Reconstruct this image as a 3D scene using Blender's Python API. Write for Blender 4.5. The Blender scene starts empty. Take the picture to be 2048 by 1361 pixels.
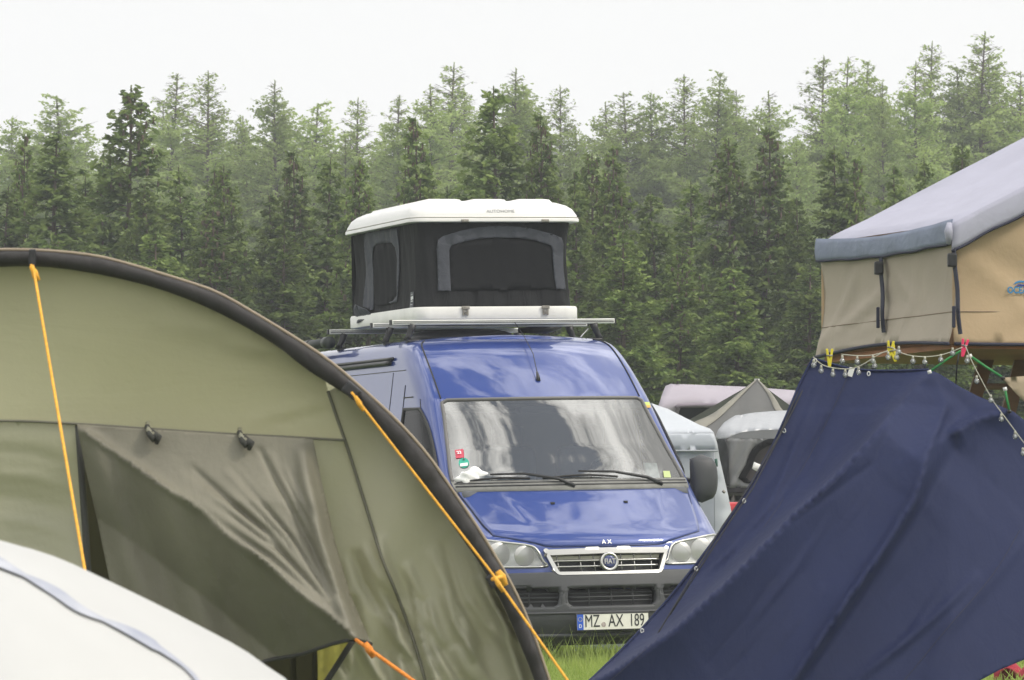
import bpy, bmesh, math, random
import numpy as np
from mathutils import Vector, Matrix
from mathutils.geometry import delaunay_2d_cdt
PI = math.pi
R = math.radians
S = bpy.context.scene
COL = S.collection

# ------------------------------------------------------------------ camera
FPX = 9500.0      # focal length in photo pixels (2048 wide)
HY = 1040.0       # horizon row
EZ = 1.07         # eye height
cam = bpy.data.cameras.new('camera')
cam.sensor_width = 36.0
cam.lens = FPX / 2048 * 36.0
cam.shift_y = (HY - 680.5) / 2048
cam.clip_start = 0.5
cam.clip_end = 3000
cam.dof.use_dof = True
cam.dof.focus_distance = 33.5
cam.dof.aperture_fstop = 19.0
camo = bpy.data.objects.new('camera', cam)
COL.objects.link(camo)
camo.location = (0, 0, EZ)
camo.rotation_euler = (R(90), 0, 0)
S.camera = camo

# ------------------------------------------------------------------ world: Nishita sky under broken cloud
SUN_EL, SUN_AZ = 46.0, 112.0          # azimuth clockwise from +Y (view direction)
W = bpy.data.worlds.new('World'); S.world = W
W.use_nodes = True
nt = W.node_tree; nt.nodes.clear()
def N(t, **k):
    n = nt.nodes.new(t)
    for a, b in k.items(): setattr(n, a, b)
    return n
out = N('ShaderNodeOutputWorld'); bg = N('ShaderNodeBackground')
bg.inputs['Strength'].default_value = 0.13
sky = N('ShaderNodeTexSky', sky_type='NISHITA')
sky.sun_disc = False; sky.sun_elevation = R(SUN_EL); sky.sun_rotation = R(SUN_AZ)
tc = N('ShaderNodeTexCoord')
sep = N('ShaderNodeSeparateXYZ'); nt.links.new(tc.outputs['Generated'], sep.inputs[0])
mp = N('ShaderNodeMapping'); mp.inputs['Scale'].default_value = (1.0, 1.4, 1.7); mp.inputs['Rotation'].default_value = (0.2, 0.1, 0.5)
nt.links.new(tc.outputs['Generated'], mp.inputs[0])
nz = N('ShaderNodeTexNoise'); nz.inputs['Scale'].default_value = 4.6; nz.inputs['Detail'].default_value = 7; nz.inputs['Roughness'].default_value = 0.6; nz.inputs['Distortion'].default_value = 0.2
nt.links.new(mp.outputs[0], nz.inputs['Vector'])
# full cover low in the sky, broken towards the zenith
rz = N('ShaderNodeMapRange'); rz.inputs['From Min'].default_value = 0.55; rz.inputs['From Max'].default_value = 0.95
rz.inputs['To Min'].default_value = 0.55; rz.inputs['To Max'].default_value = 0.0
nt.links.new(sep.outputs['Z'], rz.inputs['Value'])
ad = N('ShaderNodeMath', operation='ADD'); nt.links.new(nz.outputs['Fac'], ad.inputs[0]); nt.links.new(rz.outputs[0], ad.inputs[1])
cr = N('ShaderNodeMapRange'); cr.interpolation_type = 'SMOOTHSTEP'; cr.inputs['From Min'].default_value = 0.47; cr.inputs['From Max'].default_value = 0.56
nt.links.new(ad.outputs[0], cr.inputs['Value'])
mx = N('ShaderNodeMixRGB'); mx.inputs['Color2'].default_value = (7.6, 7.65, 7.7, 1)
nt.links.new(cr.outputs[0], mx.inputs['Fac']); nt.links.new(sky.outputs[0], mx.inputs['Color1'])
# brighter thick cloud against thin cloud
cr2 = N('ShaderNodeMapRange'); cr2.inputs['From Min'].default_value = 0.46; cr2.inputs['From Max'].default_value = 0.66
cr2.inputs['To Min'].default_value = 0.0; cr2.inputs['To Max'].default_value = 1.0
nt.links.new(nz.outputs['Fac'], cr2.inputs['Value'])
mc = N('ShaderNodeMixRGB'); mc.inputs['Color1'].default_value = (7.0, 7.0, 6.97, 1); mc.inputs['Color2'].default_value = (26.0, 25.6, 24.6, 1)
cz = N('ShaderNodeMapRange'); cz.inputs['From Min'].default_value = 0.3; cz.inputs['From Max'].default_value = 0.7
nt.links.new(sep.outputs['Z'], cz.inputs['Value'])
ml = N('ShaderNodeMath', operation='MULTIPLY'); nt.links.new(cr2.outputs[0], ml.inputs[0]); nt.links.new(cz.outputs[0], ml.inputs[1])
nt.links.new(ml.outputs[0], mc.inputs['Fac']); nt.links.new(mc.outputs[0], mx.inputs['Color2'])
nt.links.new(mx.outputs[0], bg.inputs['Color']); nt.links.new(bg.outputs[0], out.inputs[0])

sl = bpy.data.lights.new('sun', 'SUN'); sl.energy = 1.8; sl.angle = R(12); sl.color = (1.0, 0.93, 0.82)
so = bpy.data.objects.new('sun', sl); COL.objects.link(so)
sd = Vector((math.sin(R(SUN_AZ)) * math.cos(R(SUN_EL)), math.cos(R(SUN_AZ)) * math.cos(R(SUN_EL)), math.sin(R(SUN_EL))))
so.rotation_euler = sd.to_track_quat('Z', 'Y').to_euler()
so.location = (20, 20, 40)
S.view_settings.view_transform = 'Standard'; S.view_settings.look = 'None'
S.view_settings.exposure = 0.2; S.view_settings.gamma = 1.0

# ------------------------------------------------------------------ helpers
def P(x, y, Y):
    """world point seen at photo pixel (x, y) at distance Y"""
    return Vector(((x - 1024) * Y / FPX, Y, EZ - (y - HY) * Y / FPX))

def tag(o, label=None, cat=None, group=None, kind=None):
    if label: o['label'] = label
    if cat: o['category'] = cat
    if group: o['group'] = group
    if kind: o['kind'] = kind
    return o

def empty(name, loc=(0, 0, 0), rot=(0, 0, 0), label=None, cat=None, group=None, parent=None):
    o = bpy.data.objects.new(name, None); COL.objects.link(o)
    o.location = loc; o.rotation_euler = rot; o.empty_display_size = 0.2
    if parent: o.parent = parent
    return tag(o, label, cat, group)

def link(name, me, mat, parent=None, smooth=False):
    o = bpy.data.objects.new(name, me); COL.objects.link(o)
    for m in (mat if isinstance(mat, (list, tuple)) else [mat]): me.materials.append(m)
    if smooth:
        me.polygons.foreach_set('use_smooth', [True] * len(me.polygons))
    if parent: o.parent = parent
    me.update()
    return o

def mesh(name, vs, fs, mat, parent=None, smooth=False):
    me = bpy.data.meshes.new(name)
    me.from_pydata([tuple(v) for v in vs], [], fs)
    return link(name, me, mat, parent, smooth)

class MB:
    """collects simple solids into one mesh"""
    def __init__(s): s.v = []; s.f = []; s.m = []; s.cm = 0
    def add(s, vs, fs):
        b = len(s.v); s.v += [tuple(v) for v in vs]; s.f += [tuple(i + b for i in f) for f in fs]; s.m += [s.cm] * len(fs)
        return s
    def box(s, a, b, M=None, bev=0.0):
        bm = bmesh.new(); bmesh.ops.create_cube(bm, size=1)
        c = [(a[i] + b[i]) / 2 for i in range(3)]; d = [abs(b[i] - a[i]) for i in range(3)]
        for v in bm.verts: v.co = Vector([c[i] + v.co[i] * d[i] for i in range(3)])
        if bev: bmesh.ops.bevel(bm, geom=bm.edges[:], offset=min(bev, min(d) * .45), segments=2, affect='EDGES', profile=.6)
        if M is not None: bm.transform(M)
        bm.verts.index_update()
        s.add([v.co[:] for v in bm.verts], [[v.index for v in f.verts] for f in bm.faces]); bm.free(); return s
    def tube(s, pts, r, n=8, caps=True):
        pts = [Vector(p) for p in pts]; rr = r if isinstance(r, (list, tuple)) else [r] * len(pts)
        vs = []; prev = None
        for i, p in enumerate(pts):
            t = (pts[min(i + 1, len(pts) - 1)] - pts[max(i - 1, 0)]).normalized()
            if prev is None:
                a = Vector((0, 0, 1)) if abs(t.z) < .9 else Vector((1, 0, 0)); x = t.cross(a).normalized()
            else:
                x = (prev - t * prev.dot(t)).normalized()
            prev = x; y = t.cross(x)
            for k in range(n):
                an = 2 * PI * k / n; vs.append(p + (x * math.cos(an) + y * math.sin(an)) * rr[i])
        fs = []
        for i in range(len(pts) - 1):
            for k in range(n):
                k2 = (k + 1) % n; fs.append((i * n + k, i * n + k2, (i + 1) * n + k2, (i + 1) * n + k))
        if caps:
            fs.append(tuple(range(n - 1, -1, -1))); fs.append(tuple(range((len(pts) - 1) * n, len(pts) * n)))
        return s.add(vs, fs)
    def lathe(s, prof, M, n=24):
        """prof: (r, z) pairs about local z"""
        vs = []
        for r, z in prof:
            for k in range(n):
                a = 2 * PI * k / n; vs.append(M @ Vector((r * math.cos(a), r * math.sin(a), z)))
        fs = []
        for i in range(len(prof) - 1):
            for k in range(n):
                k2 = (k + 1) % n; fs.append((i * n + k, i * n + k2, (i + 1) * n + k2, (i + 1) * n + k))
        if prof[0][0] > 1e-5: fs.append(tuple(range(n - 1, -1, -1)))
        if prof[-1][0] > 1e-5: fs.append(tuple(range((len(prof) - 1) * n, len(prof) * n)))
        return s.add(vs, fs)
    def build(s, name, mat, parent=None, smooth=False):
        me = bpy.data.meshes.new(name); me.from_pydata(s.v, [], s.f)
        o = link(name, me, mat, parent, smooth)
        if isinstance(mat, (list, tuple)): me.polygons.foreach_set('material_index', s.m)
        return o

def smooth_angle(o, deg=35):
    me = o.data; bm = bmesh.new(); bm.from_mesh(me)
    for f in bm.faces: f.smooth = True
    for e in bm.edges:
        if len(e.link_faces) == 2 and e.calc_face_angle(0) > R(deg): e.smooth = False
    bm.to_mesh(me); bm.free(); return o

def catmull(pts, n=8, closed=False):
    pts = [np.array(p, float) for p in pts]; o = []
    m = len(pts)
    for i in range(m if closed else m - 1):
        g = lambda k: pts[k % m] if closed else pts[min(max(k, 0), m - 1)]
        a, b, c, d = g(i - 1), g(i), g(i + 1), g(i + 2)
        for k in range(n):
            t = k / n
            o.append(.5 * ((2 * b) + (-a + c) * t + (2 * a - 5 * b + 4 * c - d) * t * t + (-a + 3 * b - 3 * c + d) * t ** 3))
    if not closed: o.append(pts[-1])
    return [tuple(p) for p in o]

def inpoly(x, y, poly):
    c = False; j = len(poly) - 1
    for i in range(len(poly)):
        xi, yi = poly[i][0], poly[i][1]; xj, yj = poly[j][0], poly[j][1]
        if (yi > y) != (yj > y) and x < (xj - xi) * (y - yi) / (yj - yi) + xi: c = not c
        j = i
    return c

def cdt(poly, step, holes=()):
    """triangulate a 2-D outline with an even scatter of inner points"""
    vs = []; es = []
    loops = [poly] + list(holes); rs = []
    for lp in loops:
        r = []
        for i in range(len(lp)):
            a = lp[i]; b = lp[(i + 1) % len(lp)]; L = math.hypot(b[0] - a[0], b[1] - a[1])
            if L < 1e-9: continue
            k = max(1, int(round(L / step)))
            for q in range(k): r.append((a[0] + (b[0] - a[0]) * q / k, a[1] + (b[1] - a[1]) * q / k))
        b0 = len(vs); vs += [Vector(p) for p in r]; es += [(b0 + i, b0 + (i + 1) % len(r)) for i in range(len(r))]
        rs.append(r)
    xs = [p[0] for p in rs[0]]; ys = [p[1] for p in rs[0]]
    rnd = random.Random(5); nb = len(vs); B = np.array([v[:] for v in vs])
    y = min(ys) + step * .5; row = 0
    while y < max(ys):
        x = min(xs) + step * (.5 if row % 2 else 0.0)
        while x < max(xs):
            px, py = x + rnd.uniform(-.1, .1) * step, y + rnd.uniform(-.1, .1) * step
            if inpoly(px, py, rs[0]) and not any(inpoly(px, py, h) for h in rs[1:]):
                if np.min((B[:, 0] - px) ** 2 + (B[:, 1] - py) ** 2) > (step * .45) ** 2: vs.append(Vector((px, py)))
            x += step
        y += step * .87; row += 1
    r = delaunay_2d_cdt(vs, es, [], 0, 1e-9)
    V = [(v.x, v.y) for v in r[0]]; F = []
    for f in r[2]:
        cx = sum(V[i][0] for i in f) / 3; cy = sum(V[i][1] for i in f) / 3
        if inpoly(cx, cy, rs[0]) and not any(inpoly(cx, cy, h) for h in rs[1:]): F.append(tuple(f))
    return V, F

def cloth(name, poly, fn, mat, parent=None, step=9, holes=(), thick=0.004):
    """fabric sheet: 2-D outline, fn(x, y) -> world point"""
    V, F = cdt(poly, step, holes)
    o = mesh(name, [fn(x, y) for x, y in V], F, mat, parent, True)
    bm = bmesh.new(); bm.from_mesh(o.data); bmesh.ops.recalc_face_normals(bm, faces=bm.faces)
    bm.to_mesh(o.data); bm.free()
    if thick:
        md = o.modifiers.new('thickness', 'SOLIDIFY'); md.thickness = thick; md.offset = 0
    return o

def sdist(x, y, line):
    """signed distance to a polyline (+ = left of travel in a y-down picture) and the share of its length"""
    best = 1e9; sg = 1; at = 0; tot = 0; acc = []
    for i in range(len(line) - 1):
        acc.append(tot); tot += math.hypot(line[i + 1][0] - line[i][0], line[i + 1][1] - line[i][1])
    for i in range(len(line) - 1):
        ax, ay = line[i]; bx, by = line[i + 1]; dx, dy = bx - ax, by - ay; L2 = dx * dx + dy * dy
        t = max(0, min(1, ((x - ax) * dx + (y - ay) * dy) / L2)); qx, qy = ax + dx * t, ay + dy * t
        d = math.hypot(x - qx, y - qy)
        if d < best:
            best = d; sg = 1 if dx * (y - ay) - dy * (x - ax) < 0 else -1; at = (acc[i] + t * math.sqrt(L2)) / tot
    return sg * best, at

# ------------------------------------------------------------------ materials
def mat(name, col, rough=.6, metal=0.0, coat=0.0, spec=.5, bump=None, var=None, trans=0.0, weave=None, alpha=None):
    m = bpy.data.materials.new(name); m.use_nodes = True; t = m.node_tree; b = t.nodes['Principled BSDF']
    b.inputs['Base Color'].default_value = (*col, 1); b.inputs['Roughness'].default_value = rough; b.inputs['Metallic'].default_value = metal
    b.inputs['Coat Weight'].default_value = coat; b.inputs['Coat Roughness'].default_value = .04; b.inputs['Specular IOR Level'].default_value = spec
    co = t.nodes.new('ShaderNodeTexCoord')
    last = None
    if var:      # (scale, amount) colour variation, or (scale, amount, second colour)
        n = t.nodes.new('ShaderNodeTexNoise'); n.inputs['Scale'].default_value = var[0]; n.inputs['Detail'].default_value = 5; n.inputs['Roughness'].default_value = .6
        t.links.new(co.outputs['Object'], n.inputs['Vector'])
        rmp = t.nodes.new('ShaderNodeValToRGB'); c2 = var[2] if len(var) > 2 else tuple(c * (1 + var[1]) for c in col); c1 = tuple(c * (1 - var[1]) for c in col)
        rmp.color_ramp.elements[0].position = .32; rmp.color_ramp.elements[1].position = .68
        rmp.color_ramp.elements[0].color = (*c1, 1); rmp.color_ramp.elements[1].color = (*c2, 1)
        t.links.new(n.outputs['Fac'], rmp.inputs[0]); t.links.new(rmp.outputs[0], b.inputs['Base Color']); last = rmp.outputs[0]
    hs = []
    if bump: hs.append((bump[0], bump[1], bump[2] if len(bump) > 2 else (1, 1, 1)))
    if weave: hs.append((weave[0], weave[1], (1, 1, 1)))
    prev = None
    for sc, st, scl in hs:
        mpn = t.nodes.new('ShaderNodeMapping'); mpn.inputs['Scale'].default_value = scl; t.links.new(co.outputs['Object'], mpn.inputs[0])
        n = t.nodes.new('ShaderNodeTexNoise'); n.inputs['Scale'].default_value = sc; n.inputs['Detail'].default_value = 4; n.inputs['Distortion'].default_value = .6
        t.links.new(mpn.outputs[0], n.inputs['Vector'])
        bp = t.nodes.new('ShaderNodeBump'); bp.inputs['Strength'].default_value = st; bp.inputs['Distance'].default_value = .02
        t.links.new(n.outputs['Fac'], bp.inputs['Height'])
        if prev: t.links.new(prev, bp.inputs['Normal'])
        prev = bp.outputs[0]
    if prev: t.links.new(prev, b.inputs['Normal'])
    if trans:
        tr = t.nodes.new('ShaderNodeBsdfTranslucent'); tr.inputs['Color'].default_value = (*[min(1, c * 1.15) for c in col], 1)
        if last: t.links.new(last, tr.inputs['Color'])
        if prev: t.links.new(prev, tr.inputs['Normal'])
        mxn = t.nodes.new('ShaderNodeMixShader'); mxn.inputs[0].default_value = trans
        t.links.new(b.outputs[0], mxn.inputs[1]); t.links.new(tr.outputs[0], mxn.inputs[2]); t.links.new(mxn.outputs[0], t.nodes['Material Output'].inputs[0])
    return m

def glassmat(name, tint=(1, 1, 1), ior=1.5, rough=.0, body=0.0, bodycol=(.5, .5, .5)):
    m = bpy.data.materials.new(name); m.use_nodes = True; t = m.node_tree; t.nodes.clear()
    o = t.nodes.new('ShaderNodeOutputMaterial'); g = t.nodes.new('ShaderNodeBsdfGlossy'); g.inputs['Roughness'].default_value = rough
    tr = t.nodes.new('ShaderNodeBsdfTransparent'); tr.inputs[0].default_value = (*tint, 1)
    f = t.nodes.new('ShaderNodeFresnel'); f.inputs['IOR'].default_value = ior
    base = tr.outputs[0]
    if body:
        d = t.nodes.new('ShaderNodeBsdfDiffuse'); d.inputs[0].default_value = (*bodycol, 1)
        mb = t.nodes.new('ShaderNodeMixShader'); mb.inputs[0].default_value = body; t.links.new(tr.outputs[0], mb.inputs[1]); t.links.new(d.outputs[0], mb.inputs[2]); base = mb.outputs[0]
    mxn = t.nodes.new('ShaderNodeMixShader'); t.links.new(f.outputs[0], mxn.inputs[0]); t.links.new(base, mxn.inputs[1]); t.links.new(g.outputs[0], mxn.inputs[2])
    t.links.new(mxn.outputs[0], o.inputs[0]); return m

# ------------------------------------------------------------------ ground and grass
m_ground = mat('grass_ground', (.06, .10, .02), .9, var=(.8, .35), bump=(9, .6))
gs = 30; gx0, gx1, gy0, gy1 = -700, 700, -60, 1500
gv = [(-900, -60, 0), (900, -60, 0), (900, 1600, 0), (-900, 1600, 0)]
ground = mesh('ground', gv, [(0, 1, 2, 3)], m_ground); ground['kind'] = 'structure'

def leafmat(name, c1, c2, trans=.35, scale=1.5):
    m = bpy.data.materials.new(name); m.use_nodes = True; t = m.node_tree; b = t.nodes['Principled BSDF']; b.inputs['Roughness'].default_value = .65; b.inputs['Specular IOR Level'].default_value = .25
    co = t.nodes.new('ShaderNodeTexCoord'); n = t.nodes.new('ShaderNodeTexNoise'); n.inputs['Scale'].default_value = scale; n.inputs['Detail'].default_value = 6; n.inputs['Roughness'].default_value = .7
    t.links.new(co.outputs['Object'], n.inputs['Vector'])
    r = t.nodes.new('ShaderNodeValToRGB'); r.color_ramp.elements[0].position = .33; r.color_ramp.elements[1].position = .67
    r.color_ramp.elements[0].color = (*c1, 1); r.color_ramp.elements[1].color = (*c2, 1)
    t.links.new(n.outputs['Fac'], r.inputs[0])
    oi = t.nodes.new('ShaderNodeObjectInfo'); hs = t.nodes.new('ShaderNodeHueSaturation')
    mr = t.nodes.new('ShaderNodeMapRange'); mr.inputs['To Min'].default_value = .75; mr.inputs['To Max'].default_value = 1.25; t.links.new(oi.outputs['Random'], mr.inputs[0])
    t.links.new(mr.outputs[0], hs.inputs['Value']); t.links.new(r.outputs[0], hs.inputs['Color'])
    t.links.new(hs.outputs[0], b.inputs['Base Color'])
    tr = t.nodes.new('ShaderNodeBsdfTranslucent'); t.links.new(hs.outputs[0], tr.inputs[0])
    mxn = t.nodes.new('ShaderNodeMixShader'); mxn.inputs[0].default_value = trans
    t.links.new(b.outputs[0], mxn.inputs[1]); t.links.new(tr.outputs[0], mxn.inputs[2]); t.links.new(mxn.outputs[0], t.nodes['Material Output'].inputs[0])
    return m

def np_mesh(name, V, F):
    """V (n,3) F (m,k) arrays"""
    me = bpy.data.meshes.new(name); k = F.shape[1]
    me.vertices.add(len(V)); me.vertices.foreach_set('co', np.ascontiguousarray(V, dtype=np.float32).ravel())
    me.loops.add(F.size); me.loops.foreach_set('vertex_index', np.ascontiguousarray(F, dtype=np.int32).ravel())
    me.polygons.add(len(F)); me.polygons.foreach_set('loop_start', np.arange(0, F.size, k, dtype=np.int32))
    me.update(calc_edges=True); return me

def make_grass():
    rg = np.random.default_rng(3); V = []; F = []
    def field(n, x0, x1, y0, y1, hmin, hmax, wd, pw=1.6):
        x = rg.uniform(x0, x1, n); y = rg.uniform(y0, y1, n)
        cl = .75 + .45 * np.sin(x * 5.1 + 1.7 * np.sin(y * 3.3)) * np.sin(y * 4.3 + 2 * np.sin(x * 2.9))
        h = (hmin + (hmax - hmin) * rg.random(n) ** pw) * cl; a = rg.uniform(0, 2 * PI, n); w = wd * rg.uniform(.6, 1.3, n)
        ln = h * rg.uniform(.1, .75, n); la = rg.uniform(0, 2 * PI, n)
        dx, dy = np.cos(a) * w, np.sin(a) * w; lx, ly = np.cos(la) * ln, np.sin(la) * ln
        z0 = np.zeros(n)
        p = [np.stack([x - dx, y - dy, z0], 1), np.stack([x + dx, y + dy, z0], 1),
             np.stack([x + dx * .8 + lx * .35, y + dy * .8 + ly * .35, h * .6], 1), np.stack([x - dx * .8 + lx * .35, y - dy * .8 + ly * .35, h * .6], 1),
             np.stack([x + dx * .15 + lx, y + dy * .15 + ly, h], 1), np.stack([x - dx * .15 + lx, y - dy * .15 + ly, h], 1)]
        v = np.stack(p, 1).reshape(-1, 3); b = (np.arange(n) * 6)[:, None] + sum(len(q) for q in V)
        F.append(np.concatenate([b + np.array([[0, 1, 2, 3]]), b + np.array([[3, 2, 4, 5]])])); V.append(v)
    field(52000, -.4, 2.3, 27, 33.6, .05, .17, .0035)
    field(1500, -.2, 1.9, 29, 33.4, .16, .36, .0018, 1.2)
    field(160, .1, .95, 30, 32.6, .20, .33, .0020, 1.0)
    field(30000, -3, 4.2, 33.6, 42, .05, .15, .005)
    field(9000, 2.6, 4.4, 27, 34, .05, .18, .005)
    field(16000, -4, 6, 38, 60, .06, .25, .01)
    return np_mesh('grass', np.concatenate(V), np.concatenate(F))
gr = link('grass', make_grass(), leafmat('grass_blades', (.20, .30, .05), (.45, .52, .15), .45, 1.2))
tag(gr, 'long bright green grass with seed stalks in front of the blue van', 'grass', kind='stuff')

# ------------------------------------------------------------------ trees
def quads(c, d, n_, L, Wd):
    """quad centred at c, long axis d, width axis n_"""
    a = d * (L[:, None] / 2); b = n_ * (Wd[:, None] / 2)
    return np.stack([c - a - b * .5, c - a + b * .5, c + a * .2 + b, c + a, c + a * .2 - b], 1)

def unit(v): return v / (np.linalg.norm(v, axis=-1, keepdims=True) + 1e-9)

def tri_limbs(segs):
    """segs (n, 2, 4): ends with radius -> 3-sided sticks"""
    segs = np.array(segs); a = segs[:, 0, :3]; b = segs[:, 1, :3]; t = unit(b - a)
    ref = np.where(np.abs(t[:, 2:3]) > .8, np.array([[1., 0, 0]]), np.array([[0, 0, 1.]])); x = unit(np.cross(t, ref)); y = np.cross(t, x); V = []
    for q, e in ((0, a), (1, b)):
        for k in range(3):
            an = 2 * PI * k / 3; V.append(e + (x * math.cos(an) + y * math.sin(an)) * segs[:, q, 3:4])
    V = np.stack(V, 1).reshape(-1, 3); b0 = (np.arange(len(segs)) * 6)[:, None]
    F = np.concatenate([b0 + np.array([[k, (k + 1) % 3, 3 + (k + 1) % 3, 3 + k]]) for k in range(3)])
    return V, F

def conifer(seed, H, Rad, kind, cones=False, top_bare=0.0):
    rg = np.random.default_rng(seed); rnd = random.Random(seed)
    C = []; D = []; NN = []; LL = []; WW = []; TP = []; segs = []; cn = []
    lean = rg.uniform(-.02, .02, 2)
    sx = lambda z: np.array([lean[0] * z + .05 * math.sin(z * .9 + seed), lean[1] * z + .05 * math.cos(z * .7 + seed), z])
    nz_ = 30
    for i in range(nz_):
        z0, z1 = H * i / nz_, H * (i + 1) / nz_; r0 = (.012 + .016 * (H - z0)) * (.8 if kind == 'larch' else 1)
        r1 = (.012 + .016 * (H - z1)) * (.8 if kind == 'larch' else 1)
        segs.append([[*sx(z0), r0], [*sx(z1), r1]])
    z = .4
    gap = .20 if kind == 'spruce' else .125
    while z < H - .12:
        f = 1 - z / H
        nb = (8 if f > .12 else 6) if kind == 'spruce' else 5
        for q in range(nb):
            az = rnd.uniform(0, 2 * PI); zz = z + rnd.uniform(-.12, .12) * (1 if kind == 'spruce' else 1.2)
            if kind == 'spruce':
                L = Rad * min(1, (f * 1.18) ** .78) * rnd.uniform(.68, 1.12) + .06
                up = .35 * (1 - f) ** 3 + .12; dr = -.42 * f - .08; tipup = .16
            else:
                L = Rad * min(1, (f * 2.7) ** .95) * rnd.uniform(.38, 1.15) + .08
                up = .55 * (1 - f) ** 2 + .10; dr = -.22; tipup = .22
            dirh = np.array([math.cos(az), math.sin(az), 0]); side = np.array([-math.sin(az), math.cos(az), 0]); o = sx(zz)
            bend = rnd.uniform(-.18, .18)
            pos = lambda s: o + dirh * L * s + side * bend * L * s * s + np.array([0, 0, L * (up * s + dr * s * s + tipup * s ** 3)])
            ps = [pos(s) for s in (0, .33, .66, 1)]
            rb = .006 + .009 * L
            for k in range(3): segs.append([[*ps[k], rb * (1 - k / 3.5)], [*ps[k + 1], rb * (1 - (k + 1) / 3.5)]])
            # twigs with needles
            nt_ = max(2, int(L * (15 if kind == 'spruce' else 12)))
            s_ = np.sort(rg.uniform(.12 if kind == 'larch' else .16, 1, nt_))
            for s in s_:
                for sd_ in (-1, 1):
                    tl = (L * .34 * (1.05 - .75 * s) + .07) * rnd.uniform(.6, 1.2)
                    if kind == 'larch': tl = (L * .30 * (1.05 - .6 * s) + .06) * rnd.uniform(.5, 1.3)
                    td = unit(dirh * rnd.uniform(.45, .9) + side * sd_ * rnd.uniform(.6, 1) + np.array([0, 0, rnd.uniform(-.35, .12) if kind == 'spruce' else rnd.uniform(-.45, .35)]))
                    p0 = pos(s); m = max(2, int(tl / (.046 if kind == 'spruce' else .034)))
                    if kind == 'larch' and zz > H - top_bare and rnd.random() < .55:
                        segs.append([[*p0, .004], [*(p0 + td * tl), .002]]); continue
                    if kind == 'larch' and s > .3 and rnd.random() < .35: segs.append([[*p0, .0035], [*(p0 + td * tl), .002]])
                    tt = (np.arange(m) + rg.random(m)) / m
                    c = p0 + td * (tt * tl)[:, None] + rg.normal(0, .012 if kind == 'spruce' else .022, (m, 3))
                    if kind == 'spruce': c[:, 2] -= tt ** 2 * tl * .25
                    d = unit(td + rg.normal(0, .35 if kind == 'spruce' else .8, (m, 3))); nn = unit(np.cross(d, rg.normal(0, 1, (m, 3))))
                    C.append(c); D.append(d); NN.append(nn)
                    if kind == 'spruce': LL.append(rg.uniform(.08, .16, m)); WW.append(rg.uniform(.035, .065, m))
                    else: LL.append(rg.uniform(.05, .09, m)); WW.append(rg.uniform(.028, .048, m))
                    TP.append((tt > .72) | (s > .9))
            if cones and z > H * .62 and rnd.random() < .75:
                for _ in range(2 if z > H * .75 else 1):
                    p = pos(rnd.uniform(.4, .95)); cn.append((p, rnd.uniform(.09, .14)))
        z += gap * (1 if f > .15 else .75)
    # leader shoots
    m = 26; tt = rg.random(m); c = np.stack([sx(H - .35 * t) for t in tt]); d = unit(rg.normal(0, .5, (m, 3)) + np.array([0, 0, .8]))
    C.append(c); D.append(d); NN.append(unit(np.cross(d, rg.normal(0, 1, (m, 3))))); LL.append(rg.uniform(.05, .09, m)); WW.append(rg.uniform(.02, .03, m)); TP.append(tt < .2)
    C, D, NN, LL, WW, TP = [np.concatenate(a) for a in (C, D, NN, LL, WW, TP)]
    V = quads(C, D, NN, LL, WW).reshape(-1, 3); F = (np.arange(len(C)) * 5)[:, None] + np.arange(5)[None]
    crown = np_mesh('crown', V, F); crown.polygons.foreach_set('material_index', TP.astype(np.int32))
    trunk = np_mesh('trunk', *tri_limbs(segs))
    if cn:
        v = []; f = []
        for p, l in cn:
            b = len(v); p = np.array(p)
            for zz, r in ((0, .010), (-.3 * l, .022), (-.75 * l, .019), (-l, .005)):
                for k in range(5): v.append((p[0] + r * math.cos(k * 1.2566), p[1] + r * math.sin(k * 1.2566), p[2] + zz))
            for i in range(3):
                for k in range(5): f.append((b + i * 5 + k, b + i * 5 + (k + 1) % 5, b + i * 5 + 5 + (k + 1) % 5, b + i * 5 + 5 + k))
        bm = bmesh.new(); bm.from_mesh(crown); bv = [bm.verts.new(q) for q in v]
        for q in f: bm.faces.new([bv[i] for i in q]).material_index = 2
        bm.to_mesh(crown); bm.free()
    return crown, trunk

m_sp1 = leafmat('spruce_needles', (.056, .100, .024), (.165, .225, .05), .4, 2.2)
m_sp2 = leafmat('spruce_new_growth', (.12, .19, .045), (.24, .30, .08), .35, 2.2)
m_la1 = leafmat('larch_needles', (.25, .35, .09), (.37, .45, .13), .55, 1.4)
m_la2 = leafmat('larch_tips', (.32, .42, .13), (.46, .55, .20), .55, 1.4)
m_bark = mat('bark', (.10, .075, .055), .9, var=(6, .4))
m_cone = mat('cone_brown', (.12, .085, .06), .8, var=(20, .3))

def proto(seed, H, Rad, kind, cones=False, tb=0.0):
    cr_, tr_ = conifer(seed, H, Rad, kind, cones, tb)
    for m in ((m_sp1, m_sp2, m_cone) if kind == 'spruce' else (m_la1, m_la2)): cr_.materials.append(m)
    tr_.materials.append(m_bark); return (H, cr_, tr_)
SPR = [proto(11, 8, 1.75, 'spruce', True), proto(12, 8, 1.6, 'spruce'), proto(13, 8, 1.95, 'spruce'), proto(14, 8, 1.45, 'spruce', True), proto(15, 8, 1.7, 'spruce')]
LAR = [proto(21, 11, 1.55, 'larch', False, .8), proto(22, 11, 1.35, 'larch', False, 2.0), proto(23, 11, 1.85, 'larch'), proto(24, 11, 1.45, 'larch', False, .4), proto(25, 11, 1.7, 'larch'), proto(26, 11, 1.6, 'larch', False, 1.4)]

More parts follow.
